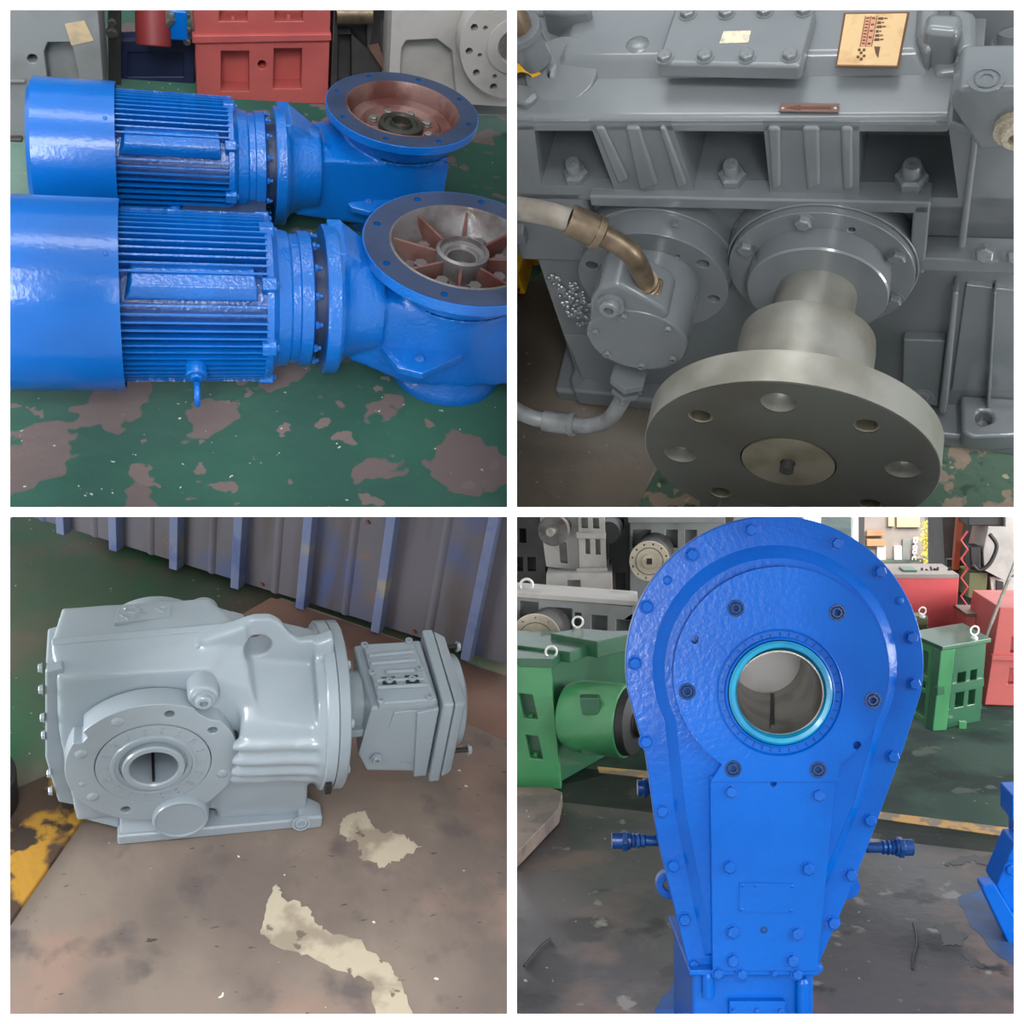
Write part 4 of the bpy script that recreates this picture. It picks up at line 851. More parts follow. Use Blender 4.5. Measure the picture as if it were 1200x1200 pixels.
def blotch(pts, m, label, seed):
    rr = random.Random(seed); loop = []
    for i in range(len(pts)):
        a = pts[i]; b = pts[(i+1) % len(pts)]
        for k in range(5):
            t_ = k/5; j = 0 if k == 0 else 2.0
            loop.append((a[0]*(1-t_)+b[0]*t_+rr.uniform(-j, j), a[1]*(1-t_)+b[1]*t_+rr.uniform(-j, j)))
    solo(MB().plate([tuple(bay.at(x, y, 2, .001))[:2] for x, y in loop], [], XY(.0003), .0008).build('floor_stain', m), label, 'stain')
M['overspray'] = layered('blue_overspray', s(58, 76, 104), [(s(40, 92, 170), 5, .46, .25, 3, ONE)], .5, .1)
M['oil'] = mat('oil_stain', s(40, 38, 38), .35)
blotch([(1096, 1086), (1112, 1082), (1133, 1096), (1128, 1108), (1108, 1108)], 'oil', 'round dark oil stain right of the blue housing foot', 1)
blotch([(1128, 1118), (1142, 1122), (1158, 1134), (1140, 1134)], 'oil', 'smaller dark oil stain near the bottom right corner', 2)
blotch([(1106, 1012), (1130, 1003), (1160, 1002), (1176, 1010), (1164, 1018), (1140, 1008), (1118, 1014)], 'oil', 'curved dark oil smear left of the blue stand', 3)
blotch([(770, 1180), (790, 1150), (812, 1130), (830, 1200), (770, 1200)], 'overspray', 'blue overspray on the floor at housing foot', 4)
blotch([(1122, 1052), (1150, 1040), (1200, 1080), (1200, 1135), (1172, 1122), (1140, 1088)], 'overspray', 'blue overspray on the floor below the blue stand', 6)
solo(MB().tube(arcpath([bay.at(x, y, 2, .004) for x, y in ((614, 1132), (622, 1122), (634, 1108), (645, 1100))], 5), .003, 8).build('wire_scrap', 'black'), 'short black wire scrap on the floor at lower left', 'wire')
solo(MB().tube(arcpath([bay.at(x, y, 2, .004) for x, y in ((1070, 1082), (1074, 1102), (1070, 1122), (1069, 1136))], 5), .0025, 8).build('wire_scrap', 'black'), 'thin black wire scrap on floor right of blue housing', 'wire')

# the blue housing stands parallel to the picture; its own frame: x right, y away, z up
PRE = Matrix.Translation((0, 2.45, 0))
def h2(px, py): return ((px-600)*.00175, (600-py)*.00175)
def h3(px, py, y): k = (2.45+y)/1400; return Vector(((px-600)*k, y, (600-py)*k))
def hp4(pts): return [h2(*p) for p in pts]
base = h3(883, 1262, .15)
t = thing('gear_housing', 'tall royal blue teardrop gear housing with a large open bore', 'gear housing', (base.x, base.y, -1.175), None, PRE)
cx, cy = 908, 779; rO = 174.5
def ang(cx_, cy_, r, a0, a1, n_=40): return [(cx_+r*math.cos(R(a0+(a1-a0)*i/n_)), cy_-r*math.sin(R(a0+(a1-a0)*i/n_))) for i in range(n_+1)]
out = hp4(ang(cx, cy, rO, -12, 192, 72)+[(757, 885), (771, 985), (790, 1062), (808, 1137), (955, 1141), (993, 1052), (1020, 985), (1058, 880)])
bz = h2(909, 808)
shell = MB().plate(out, [circle(bz, .150, 60)], XZ(0), .028).build('front_flange', 'blue4', t, .0022, 3)
deep = hp4(ang(cx+16, cy+10, rO-24, -12, 192, 72)+[(795, 885), (809, 985), (828, 1062), (838, 1130), (950, 1134), (985, 1052), (1012, 985), (1050, 880)])
MB().plate(deep, [circle(bz, .149, 60)], XZ(.03), .30).build('casing_body', 'blue4', t, .006, 3)
# raised inner contour: stepped body rising from the flange
inn = [(cx+144*math.cos(R(a)), 782-144*math.sin(R(a))) for a in range(-28, 210, 6)]
inn = hp4(inn+[(790, 950), (812, 1060), (825, 1120), (940, 1124), (968, 1040), (1010, 940)])
inn2 = hp4([(cx+131*math.cos(R(a)), 784-131*math.sin(R(a))) for a in range(-28, 210, 6)]+[(802, 950), (824, 1060), (834, 1112), (932, 1116), (956, 1040), (997, 940)])
n_ = len(inn); m = MB()
va = [m.bm.verts.new((a, .001, b)) for a, b in inn]; vb = [m.bm.verts.new((a, -.018, b)) for a, b in inn2]
for i in range(n_): m.bm.faces.new((va[i], va[(i+1) % n_], vb[(i+1) % n_], vb[i]))
m.build('contour_step', 'blue4', t)
MB().plate(inn2, [circle(bz, .128, 60)], XZ(-.018), .012).build('inner_face', 'blue4', t, .001)
# bearing boss: big disc with flat lower edge
bc = (910, 787); rb4 = 124
disc = ang(*bc, rb4, -57, 237, 90)+[(829, 911), (976, 911)]
disc = hp4(disc)
scr = [(858, 711), (975, 716), (802, 807), (1016, 817), (855, 896), (953, 897)]; hol = [(811, 747), (998, 869)]
MBd = MB().plate(disc, [circle(bz, .128, 72)]+[circle(h2(*c), .0150, 20) for c in scr]+[circle(h2(*c), .0085, 14) for c in hol], XZ(-.040), .032)
bd4 = MBd.build('bearing_cover', 'blue4', t, .005, 4)
for c in scr:
    p = h3(*c, -.040); v = h2(*c); inst('screw', 'socket', 'blue4b', bd4, (v[0], -.0405, v[1]), (0, -1, 0), .0115)
    MB().cyl((v[0], -.018, v[1]), (v[0], -.020, v[1]), .0150, None, 20).build('screw_seat', 'blue4', bd4)
# concentric rings around the bore
MB().lathe([(.1285, -.01), (.1285, .016), (.126, .018), (.124, .012), (.112, .012), (.1105, .018), (.1065, .020), (.105, .010), (.105, -.05)], (bz[0], -.025, bz[1]), (0, -1, 0), 96).build('seal_housing', 'blue4', bd4, ang=25)
tk = MB()
for k in range(40):
    a = 2*PI*k/40; u = Vector((math.cos(a), 0, math.sin(a))); v = Vector((-u.z, 0, u.x)); o_ = Vector((bz[0], -.037, bz[1]))
    tk.hull([o_+u*r_+v*sg+Vector((0, dy, 0)) for r_ in (.1135, .1215) for sg in (-.0009, .0009) for dy in (-.002, .001)])
tk.build('cast_marks', 'blue4b', bd4, kind='stuff')
MB().lathe([(.1045, -.02), (.1045, .018), (.100, .022), (.092, .020), (.0865, .008), (.0865, -.05)], (bz[0], -.028, bz[1]), (0, -1, 0), 96).build('seal_ring', 'cyan', bd4, ang=25, label='blue-green seal ring round the bore')
AXB = Vector((-.030, -.27, -.034)).normalized()
br4 = MB().lathe([(.088, .012), (.085, .012), (.083, .004), (.080, -.01), (.078, -.27), (.086, -.27), (.088, .012)], (bz[0], -.028, bz[1]), AXB, 96).build('bore_sleeve', 'steel', t, ang=25, label='bare machined steel bore')
o4 = Vector((bz[0], -.028, bz[1])); e4 = o4-AXB*.27
MB().hull([o4-AXB*.02+Vector((x-.004, 0, z_)) for x in (-.010, -.002) for z_ in (-.082, -.0735)]+[e4+AXB*.01+Vector((x+.014, 0, z_)) for x in (-.004, .004) for z_ in (-.080, -.0745)]).build('keyway', 'black', br4)
MB().lathe([(0, 0), (.079, 0), (.079, .006), (0, .006)], e4, -AXB, 48).build('bore_view_disc', 'bg_light', br4, label='pale disc standing in for the view through the open bore')  # disc added in the pale tone of the floor beyond the bore
# lower inspection cover
cv = MB().plate(hp4([(829, 906), (974, 908), (953, 1131), (832, 1131)]), [circle(h2(902, 914), .006, 12)], XZ(-.034), .024).build('lower_cover', 'blue4', t, .002, 3)
MB().hull([(x, y, z_) for (x, z_), y in zip(hp4([(829, 906), (974, 908), (953, 1131), (832, 1131)])*2, [-.013]*4+[-.011]*4)]).build('cover_gasket', 'blue4b', cv)
for c in ((853, 923), (954, 927), (851, 1010), (942, 1012), (855, 1085), (929, 1087), (855, 1118), (924, 1118)):
    v = h2(*c); inst('bolt', 'hex', 'blue4', cv, (v[0], -.034, v[1]), (0, -1, 0), .0125)
v = h2(891, 1083); inst('plug', 'socket', 'blue4b', cv, (v[0], -.034, v[1]), (0, -1, 0), .005)
npb = MB().plate(hp4([(863, 1028), (926, 1029), (925, 1063), (862, 1062)]), [], XZ(-.0365), .003).build('nameplate', 'blue4', cv, .0006, label='blank blue nameplate')
for c in ((866, 1031), (923, 1032), (922, 1060), (865, 1059), (881, 1031)):
    v = h2(*c); inst('rivet', 'dome', 'blue4', npb, (v[0], -.0365, v[1]), (0, -1, 0), .004)
# perimeter bolts
for c in ((811, 650), (758, 711), (744, 777), (757, 869), (880, 621), (981, 637), (1031, 670), (1068, 747), (1071, 801), (1046, 886), (776, 950), (789, 1014), (802, 1077), (1019, 961), (997, 1025), (976, 1081)):
    v = h2(*c); inst('bolt', 'hex', 'blue4', shell, (v[0], 0, v[1]), (0, -1, 0), .0125, c[0] % 5*.3)
for c in ((782, 680), (1054, 704)):
    v = h2(*c); inst('dowel', 'dome', 'blue4', shell, (v[0], 0, v[1]), (0, -1, 0), .010)
for c in ((813, 1130), (838, 1133), (865, 1134), (929, 1134), (957, 1134), (903, 1133)):
    v = h2(*c); inst('bolt', 'hex', 'blue4', t, (v[0], -.034 if 830 < c[0] < 950 else 0, v[1]), (0, -1, 0), .0105 if c[0] != 903 else .006)
# pedestal with round corner posts
a = h2(811, 1137); b = h2(952, 1137)
pe = MB().box((a[0], -.01, -1.175), (b[0], .28, a[1])).build('pedestal', 'blue4', t, .006, 3)
MB().hull([(a[0]-.01, -.03, a[1]), (b[0]+.004, -.03, a[1]), (a[0]-.01, .30, a[1]), (b[0]+.004, .30, a[1]), (a[0]-.01, -.03, a[1]+.012), (b[0]+.004, -.03, a[1]+.012), (a[0]-.01, .30, a[1]+.012), (b[0]+.004, .30, a[1]+.012)]).build('pedestal_top', 'blue4', pe, .003)
for px, y0, y1 in ((828, 1139, 1163), (937, 1146, 1215)):
    p = h2(px, y0); p1 = h2(px, y1); MB().cyl((p[0], -.022, p[1]), (p1[0], -.022, p1[1]), .0125, None, 24).lathe([(.0125, 0), (.009, .008), (0, .0125)], (p[0], -.022, p[1]), (0, 0, 1), 24).build('corner_post', 'blue4', pe)
c4 = hp4([(852, 1167), (917, 1167), (917, 1230), (852, 1230)])
sc = MB().plate(c4, [], XZ(-.028), .018).build('small_cover', 'blue4', pe, .002)
for px in (857, 884, 911):
    v = h2(px, 1178); inst('bolt', 'hex', 'blue4', sc, (v[0], -.028, v[1]), (0, -1, 0), .006)
MB().hull([(a[0]-.04, -.08, -1.175), (b[0]+.04, -.08, -1.175), (a[0]-.04, .32, -1.175), (b[0]+.04, .32, -1.175), (a[0]-.04, -.08, -1.15), (b[0]+.04, -.08, -1.15), (a[0]-.04, .32, -1.15), (b[0]+.04, .32, -1.15)]).build('foot_plate', 'blue4', pe, .004)
# pipe fittings on both sides, lugs
def fitting(x0, x1, y, r0=10, k=1, yy=.10):
    p0 = h3(x0, y, yy); p1 = h3(x1, y, yy); L = (p1-p0).length; s_ = L/50/.00175*1.0; u = L
    MB().lathe([(0, 0), (.0175, 0), (.0175, u*.22), (.0185, u*.22), (.0185, u*.42), (.014, u*.45), (.0165, u*.5), (.013, u*.55), (.0165, u*.62), (.013, u*.66), (.015, u*.74), (.0115, u*.78), (.0115, u*1.15), (0, u*1.15)], p0, p1-p0, 20).hexn(p0+(p1-p0)*.24, p1-p0, .0225, u*.14).build('pipe_fitting', 'blue4b', t, .0008, ang=30, label='glossy dark blue threaded pipe fitting')
fitting(717, 768, 985); fitting(1069, 1022, 993); fitting(747, 775, 923, yy=.16)
p = h3(785, 1036, .10)
MB().plate(circle((p.x, p.z), .030, 28), [circle((p.x-.004, p.z), .011, 16)], XZ(.09), .03).build('side_lug', 'blue4', t, .003)
p = h3(997, 1043, .10); MB().plate(circle((p.x, p.z), .026, 28), [], XZ(.12), .03).build('side_lug', 'blue4', t, .003)

# ---- background machines
def qpanel(name, m, parent, P, holes=(), depth=.05, bevel=.004, rnd=None):
    """panel on four corners (tl, tr, br, bl); holes in u, v from the top left; sunk away from the viewer"""
    P = [Vector(p) for p in P]; nrm = (P[1]-P[0]).cross(P[3]-P[0]).normalized()
    if nrm.dot(P[0]-bay.cam) < 0: nrm = -nrm
    def t3(a, b, h): return (P[0]*(1-a)+P[1]*a)*(1-b)+(P[3]*(1-a)+P[2]*a)*b+nrm*h
    hs_ = [h if len(h) > 4 or isinstance(h[0], tuple) else [(h[0], h[1]), (h[2], h[1]), (h[2], h[3]), (h[0], h[3])] for h in holes]
    return MB().plate([(0, 0), (1, 0), (1, 1), (0, 1)], hs_, t3, depth).build(name, m, parent, bevel)
def quad(pts, y): return [bay.at(px, py, 1, y) for px, py in pts]
def blockq(name, m, parent, pts, y, depth, bevel=.004):
    q = quad(pts, y); return MB().hull([v+Vector((0, dy, 0)) for v in q for dy in (0, depth)]).build(name, m, parent, bevel)
def ringat(parent, px, py, y, r, m='zinc'):
    p = bay.at(px, py, 1, y); r_ = r
    return MB().torus(p, (.25, -1, 0), r_, r_*.22, 28, 8).lathe([(0, -r_*1.9), (r_*.8, -r_*1.9), (r_*.8, -r_*1.5), (r_*.4, -r_*1.1), (0, -r_*1.1)], p, (0, 0, 1), 16).build('eye_bolt', m, parent, 0, label='bright eye bolt')
yG = bay.at(657, 925, 2, 0).y
t = thing('green_gear_unit', 'green gear unit with a round green barrel at left, behind plate', 'gear unit', bay.at(645, 925, 2, 0))
zt = bay.at(645, 778, 1, yG).z
A = bay.at(645, 778, 2, zt); Bq = bay.at(742, 738, 2, zt); Cq = bay.at(590, 738, 2, zt); D = bay.at(560, 776, 2, zt)
core = [Vector((v.x, v.y+.03, 0)) for v in (A, Bq, Cq, D)]+[Vector((v.x, v.y+.03, zt-.01)) for v in (A, Bq, Cq, D)]
MB().hull([v for v in core]).build('casing_body', 'green_dk', t, .004)
Ab = bay.at(658, 926, 1, yG)
qpanel('front_panel', 'green', t, [bay.at(560, 776, 1, yG), bay.at(645, 778, 1, yG), Vector((Ab.x, yG, 0)), Vector((D.x, yG, 0))],
       [[(.54, .24), (.72, .25), (.77, .44), (.59, .43)], [(.60, .57), (.76, .58), (.80, .76), (.64, .75)]], .05)
for px, py in ((622, 840), (628, 884)): inst('bolt', 'hex', 'green', t, bay.at(px, py, 1, yG+.03), (0, -.4, 1), .012)
MB().hull([Vector((v.x, v.y, z_)) for v in (A+Vector((.01, -.012, 0)), bay.at(660, 770, 2, zt), bay.at(560, 765, 2, zt), D+Vector((0, -.012, 0))) for z_ in (zt-.012, zt+.02)]).build('top_plate', 'green_dk', t, .003)
q = [bay.at(*c, 2, zt+.03) for c in ((668, 764), (700, 752), (640, 744), (606, 756))]
MB().hull([Vector((v.x, v.y, z_)) for v in q for z_ in (zt-.01, zt+.03)]).build('top_plate', 'green_dk', t, .003)
q = [bay.at(*c, 2, zt+.05) for c in ((700, 752), (745, 742), (680, 736), (645, 742))]
MB().hull([Vector((v.x, v.y, z_)) for v in q for z_ in (zt-.01, zt+.05)]).build('top_plate', 'green_dk', t, .003)
ringat(t, 646, 764, yG+.04, .020); ringat(t, 677, 729, yG+.35, .020)
p = bay.at(672, 838, 1, yG+.06); p2 = bay.at(735, 845, 1, yG-.02)
rbar = .128
bl = MB().lathe([(0, -.02), (rbar*.86, -.02), (rbar, .03), (rbar, (p2-p).length), (0, (p2-p).length)], p, p2-p, 56).build('barrel', 'green', t, .004)
MB().lathe([(0, 0), (rbar*.94, 0), (rbar*.90, .03), (.05, .04), (.05, .06), (0, .06)], p2, p2-p, 56).build('barrel_end', 'black', bl, .003, label='black barrel end')
for py, hgt in ((828, 20), (878, 14)):
    pts = quad([(679, py-hgt/2), (702, py-hgt/2), (703, py+hgt/2), (682, py+hgt/2)], yG-.105+.05*(py > 860))
    MB().hull([v+Vector((0, dy, 0)) for v in pts for dy in (0, .05)]).build('barrel_pocket', 'green_dk', bl, .003)
# long grey gear unit behind the green one
yL = yG+1.0
t = thing('gear_unit', 'long grey gear unit with a pale disc, behind green unit at left', 'gear unit', bay.at(680, 800, 2, 0))
qpanel('front_panel', 'bg_grey', t, quad([(590, 696), (742, 710), (742, 905), (590, 905)], yL), [(.13, .03, .27, .20), (.40, .05, .53, .20), (.68, .075, .80, .26), (.87, .09, .99, .28), (.55, .07, .60, .24)], .07)
q = quad([(590, 696), (742, 710)], yL); zz = q[0].z
MB().hull([v for p_ in q for v in (p_+Vector((0, .07, 0)), p_+Vector((0, .2, 0)), p_+Vector((0, .5, -.5)), p_+Vector((0, .07, -.5)))]).build('casing_body', 'bg_grey', t, .004)
MB().hull([p_+Vector((dx, dy, dz)) for p_, dx in zip(q, (-.1, .02)) for dy in (-.012, .22) for dz in (0, .022)]).build('top_flange', 'bg_light', t, .003)
p = bay.at(628, 752, 1, yL-.28)
dd = MB().lathe([(0, 0), (.088, 0), (.088, .30), (0, .30)], p, (0.15, 1, 0), 48).build('drum', 'bg_dark', t, .003)
def disc_face(parent, px, py, y, r, m='beige', n2=10):
    p = bay.at(px, py, 1, y); c = (p.x, p.z)
    d_ = MB().plate(circle(c, r, 56), [circle((c[0]+r*.86*math.cos(a), c[1]+r*.86*math.sin(a)), r*.05, 10) for a in [.3+k*2*PI/n2 for k in range(n2)]], XZ(y-.02), .02).build('disc_face', m, parent, .002, label='pale drilled disc')
    MB().ringcyl((c[0], y-.02, c[1]), (0, -1, 0), r*.66, r*.69, 0, .002, 48).build('groove_ring', 'bg_dark', d_)
    h_ = MB().lathe([(0, 0), (r*.38, 0), (r*.38, .006), (r*.22, .008), (0, .008)], (c[0], y-.02, c[1]), (0, -1, 0), 32).build('hub', m, d_)
    MB().box((c[0]-r*.14, y-.030, c[1]-r*.14), (c[0]+r*.12, y-.02, c[1]+r*.16)).build('square_bore', 'black', h_)
disc_face(t, 628, 748, yL-.28, .104)
ringat(t, 617, 686, yL+.1, .028)
# stacked grey machines
yS = yG+1.7
def stack(name, label, cat, parts, base): 
    t = thing(name, label, cat, base)
    for nm, m, pts, y, dep, holes in parts:
        if dep > .12: blockq('casing_body', m, t, pts, y+.06, dep-.06)
        qpanel(nm, m, t, quad(pts, y), holes, .065 if dep > .12 else dep)
    return t
g1 = bay.at(625, 690, 1, yS); g1.z = 0
t = stack('dark_machine', 'tall dark grey machine at far left of the workshop', 'machine', [('front_panel', 'bg_dark', [(585, 560), (636, 560), (640, 700), (585, 700)], yS+.3, .4, [(.45, .42, .60, .54), (.30, .66, .52, .78), (.62, .66, .80, .78)])], g1)  # dark grey machine frame, type of machine not known
MB().box((g1.x-.25, yS+.36, 0), (g1.x+.1, yS+.6, g1.z+.9)).build('column', 'bg_dark', t)
g1 = bay.at(690, 690, 1, yS); g1.z = 0
t = stack('gear_unit', 'pale grey gear unit with dark shaft flange, stacked at top left', 'gear unit', [
  ('front_panel', 'bg_light', [(676, 560), (707, 560), (711, 670), (679, 668)], yS, .5, [(.12, .43, .36, .54), (.55, .43, .78, .54), (.25, .64, .42, .82), (.62, .64, .80, .82)]),
  ('side_panel', 'bg_light', [(627, 560), (676, 560), (679, 670), (640, 664)], yS+.08, .3, [(.45, .70, .66, .93)]),
  ('lower_casing', 'bg_light', [(640, 672), (717, 672), (718, 712), (640, 712)], yS-.1, .5, [(.32, .2, .52, .9)])], g1)
MB().tube(quad([(676, 669), (712, 668)], yS-.03), .013, 12).build('lock_rod', 'bg_light', t)
blockq('split_flange', 'bg_light', t, [(675, 624), (710, 625), (710, 632), (675, 631)], yS-.02, .03, .003)
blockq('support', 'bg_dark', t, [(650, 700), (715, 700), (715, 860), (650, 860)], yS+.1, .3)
p = bay.at(648, 622, 1, yS-.1)
sd = MB().lathe([(0, 0), (.075, 0), (.075, .04), (.045, .06), (.045, .25), (0, .25)], p, (.2, 1, 0), 40).build('shaft_flange', 'casting', t, .002, label='dark rusty shaft flange')
MB().lathe([(0, 0), (.028, 0), (.022, .05), (0, .055)], p, (-.2, -1, 0), 16).build('shaft_tip', 'steel', sd)
g1 = bay.at(740, 690, 1, yS+.2); g1.z = 0
t = stack('gear_unit', 'grey gear unit behind the pale disc, upper left of the housing', 'gear unit', [
  ('front_panel', 'bg_dark', [(712, 560), (737, 560), (738, 760), (716, 760)], yS+.25, .3, [(.45, .24, .75, .29), (.3, .55, .8, .7)]),
  ('long_panel', 'bg_grey', [(738, 612), (850, 612), (850, 760), (738, 760)], yS+.2, .4, [(.03, .06, .22, .2), (.38, .06, .5, .2), (.58, .06, .7, .2)]),
  ('top_rail', 'bg_grey', [(736, 606), (850, 606), (850, 613), (736, 613)], yS+.12, .1, [])], g1)
p = bay.at(708, 626, 1, yS-.02); MB().cyl(p+Vector((.02, .05, 0)), p+Vector((.055, .5, 0)), .055, None, 40).build('drum', 'black', t)
p = bay.at(762, 656, 1, yS-.05); MB().lathe([(0, 0), (.092, 0), (.092, .30), (0, .30)], p, (.12, 1, .02), 48).build('drum', 'bg_dark', t, .003)
disc_face(t, 761, 657, yS-.05, .097, 'beige', 12)
t = thing('gear_unit', 'row of pale units with pink panels at the top edge', 'gear unit', Vector((bay.at(810, 690, 1, yS+.9).x, yS+.9, 0)))
for k in range(6):
    x0 = 775+k*12; blockq('upright_panel', 'bg_light' if k % 2 else 'red', t, [(x0, 560), (x0+8, 560), (x0+8, 616), (x0, 616)], yS+.9, .1, .003)
blockq('casing_body', 'bg_dark', t, [(765, 560), (860, 560), (860, 800), (765, 800)], yS+1.02, .2)
# right side: green gear unit
yR = bay.at(1090, 857, 2, 0).y
c0 = bay.at(1093, 857, 2, 0); zt = bay.at(1100, 762, 1, yR).z
t = thing('green_gear_unit', 'green gear unit with ribbed side, right of the blue housing', 'gear unit', c0)
xe = bay.at(1154, 760, 1, yR+.12)
Lf = Vector((bay.at(1066, 750, 1, yR+.25).x, yR+.25, 0)); Rf = Vector((bay.at(1149, 848, 1, yR+.14).x, yR+.14, 0))
Rt = Vector((bay.at(1156, 760, 1, yR+.14).x, yR+.14, zt)); Ct = Vector((bay.at(1103, 762, 1, yR).x, yR, zt)); Lt = Vector((Lf.x, Lf.y, zt)); Bt = Vector((bay.at(1128, 741, 1, yR+.42).x, yR+.42, zt)); Bf = Vector((Bt.x, Bt.y, 0))
ins = Vector((.005, .07, 0))
MB().hull([v+ins for v in (c0, Rf, Lf, Bf)]+[v+ins-Vector((0, 0, .01)) for v in (Ct, Rt, Lt, Bt)]).build('casing_body', 'green_dk', t, .004)
qpanel('end_panel', 'green', t, [Lt, Ct, c0, Lf], [(.12, .10, .62, .40), (.45, .48, .60, .56), (.12, .62, .62, .92)], .06)
qpanel('side_panel', 'green_dk', t, [Ct, Rt, Rf, c0], [(.16, .33, .30, .50), (.42, .33, .60, .50), (.70, .33, .84, .50), (.16, .58, .30, .76), (.42, .58, .60, .76), (.70, .58, .84, .76)], .04)
qpanel('flange_band', 'green_dk', t, [Ct*.5+c0*.5+Vector((0, -.012, .018)), Rt*.5+Rf*.5+Vector((0, -.012, .018)), Rt*.48+Rf*.52+Vector((0, -.012, -.01)), Ct*.48+c0*.52+Vector((0, -.012, -.01))], [], .02)
MB().hull([v+Vector((0, 0, dz)) for v in (Ct+Vector((0, -.015, 0)), Rt+Vector((.015, -.01, 0)), Lt+Vector((-.01, 0, 0)), Bt) for dz in (0, .018)]).build('top_plate', 'green_dk', t, .003)
ringat(t, 1142, 739, yR+.12, .018)
MB().box(c0+Vector((.11, -.02+.05, .0)), c0+Vector((.14, .05, .03))).build('drain_cock', 'green', t, .003)
t = thing('small_motor', 'small olive part with an eye bolt between housing and red cabinet', 'motor', Vector((bay.at(1080, 740, 1, yR+.55).x, yR+.55, 0)))
blockq('motor_body', 'olive', t, [(1072, 722), (1087, 722), (1086, 850), (1072, 850)], yR+.55, .08); ringat(t, 1081, 716, yR+.55, .016)
for k in range(3): blockq('band', 'olive', t, [(1070, 725+k*5), (1088, 725+k*5), (1088, 727+k*5), (1070, 727+k*5)], yR+.54, .02, .001)
# red cabinet
yC = yR+.9
t = thing('red_cabinet', 'plain red cabinet behind the green unit at right', 'cabinet', Vector((bay.at(1090, 700, 1, yC).x, yC, 0)))
blockq('cabinet_body', 'red4', t, [(1046, 677), (1124, 677), (1113, 830), (1040, 830)], yC, .4)
blockq('cabinet_top', 'far_grey', t, [(1046, 673), (1124, 673), (1124, 678), (1046, 678)], yC-.01, .3, .003)
blockq('tray', 'green_dk', t, [(1059, 668), (1075, 668), (1075, 673), (1059, 673)], yC+.05, .1, .002)
tl_ = MB()
rr = random.Random(2)
for k in range(9): 
    x0 = 1080+rr.random()*30; tl_.tube(quad([(x0, 672), (x0+rr.uniform(-6, 6), 664+rr.random()*4)], yC+.1), .006, 6)
tl_.build('tool_tips', 'black', t, kind='stuff')
# red machines at the right edge
yM = bay.at(1160, 828, 2, 0).y
t = thing('red_gear_unit', 'dusty red gear unit cut by the right edge', 'gear unit', bay.at(1170, 828, 2, 0))
qpanel('front_panel', 'red', t, [bay.at(1172, 712, 1, yM), bay.at(1230, 712, 1, yM), bay.at(1230, 829, 1, yM), bay.at(1154, 826, 1, yM)], [(.30, .30, .5, .46), (.32, .62, .55, .78)], .05)
blockq('casing_body', 'red', t, [(1172, 712), (1230, 712), (1230, 829), (1154, 826)], yM+.05, .4)
blockq('split_flange', 'red', t, [(1163, 768), (1230, 770), (1230, 776), (1162, 774)], yM-.02, .03, .003)
t = thing('red_box', 'faded red box behind green unit, left of the red machine', 'box', Vector((bay.at(1148, 740, 1, yR+.7).x, yR+.7, 0)))
blockq('box_body', 'red', t, [(1133, 721), (1166, 721), (1160, 840), (1130, 840)], yR+.7, .2)
blockq('box_lid', 'cork', t, [(1132, 719), (1168, 719), (1168, 723), (1132, 723)], yR+.69, .2, .003)
# drilling machine: dark column, pale head, cables
yD = yR+1.3
t = thing('drilling_machine', 'dark drilling machine with pale angular head at top right', 'machine', Vector((bay.at(1150, 690, 1, yD).x, yD, 0)))
blockq('column', 'bg_dark', t, [(1102, 560), (1150, 560), (1150, 870), (1118, 870)], yD+.3, .3)
blockq('gearbox', 'olive', t, [(1136, 671), (1158, 671), (1155, 705), (1134, 700)], yD, .2)
hd_ = MB(); q = quad([(1158, 617), (1178, 617), (1178, 605), (1230, 560), (1230, 670), (1192, 670), (1178, 681), (1153, 668), (1152, 645)], yD-.05)
hd_.plate([(v.x, v.z) for v in q], [], XZ(yD-.05), .25).build('machine_head', 'bg_light', t, .004, label='pale angular machine head')
blockq('lower_arm', 'bg_light', t, [(1160, 676), (1230, 676), (1230, 720), (1163, 708)], yD, .2)
blockq('dark_slot', 'black', t, [(1168, 680), (1176, 682), (1176, 700), (1168, 698)], yD-.01, .02, .001)
blockq('top_arm', 'black', t, [(1134, 560), (1182, 560), (1180, 616), (1135, 616)], yD-.02, .2)
MB().tube(arcpath(quad([(1160, 626), (1168, 640), (1160, 660), (1148, 668), (1140, 662)], yD-.1), 6), .010, 10).build('bent_cable', 'black', t)
blockq('motor', 'black', t, [(1136, 640), (1150, 640), (1150, 670), (1138, 668)], yD-.06, .1, .01)
zg = [(1130+(-1)**k*4, 622+k*11) for k in range(11)]
solo(MB().tube(quad(zg, yD-.08), .005, 6).build('coiled_cable', 'red4'), 'zigzag red cable hanging beside the dark column', 'cable')
t = thing('post', 'orange brown slanted post at the top right', 'post', Vector((bay.at(1124, 690, 1, yD+.15).x, yD+.15, 0)))
blockq('shaft', 'orange', t, [(1126, 560), (1134, 560), (1124, 668), (1117, 668)], yD+.15, .04); blockq('foot', 'black', t, [(1110, 655), (1130, 655), (1128, 880), (1108, 880)], yD+.2, .04)
rod = MB().tube([bay.at(1193, 650, 1, yM-.1), bay.at(1150, 760, 1, yM-.1), bay.at(1148, 830, 1, yM-.1)], .007, 10).build('leaning_rod', 'steel'); solo(rod, 'thin steel rod leaning in front of the drilling machine', 'rod')
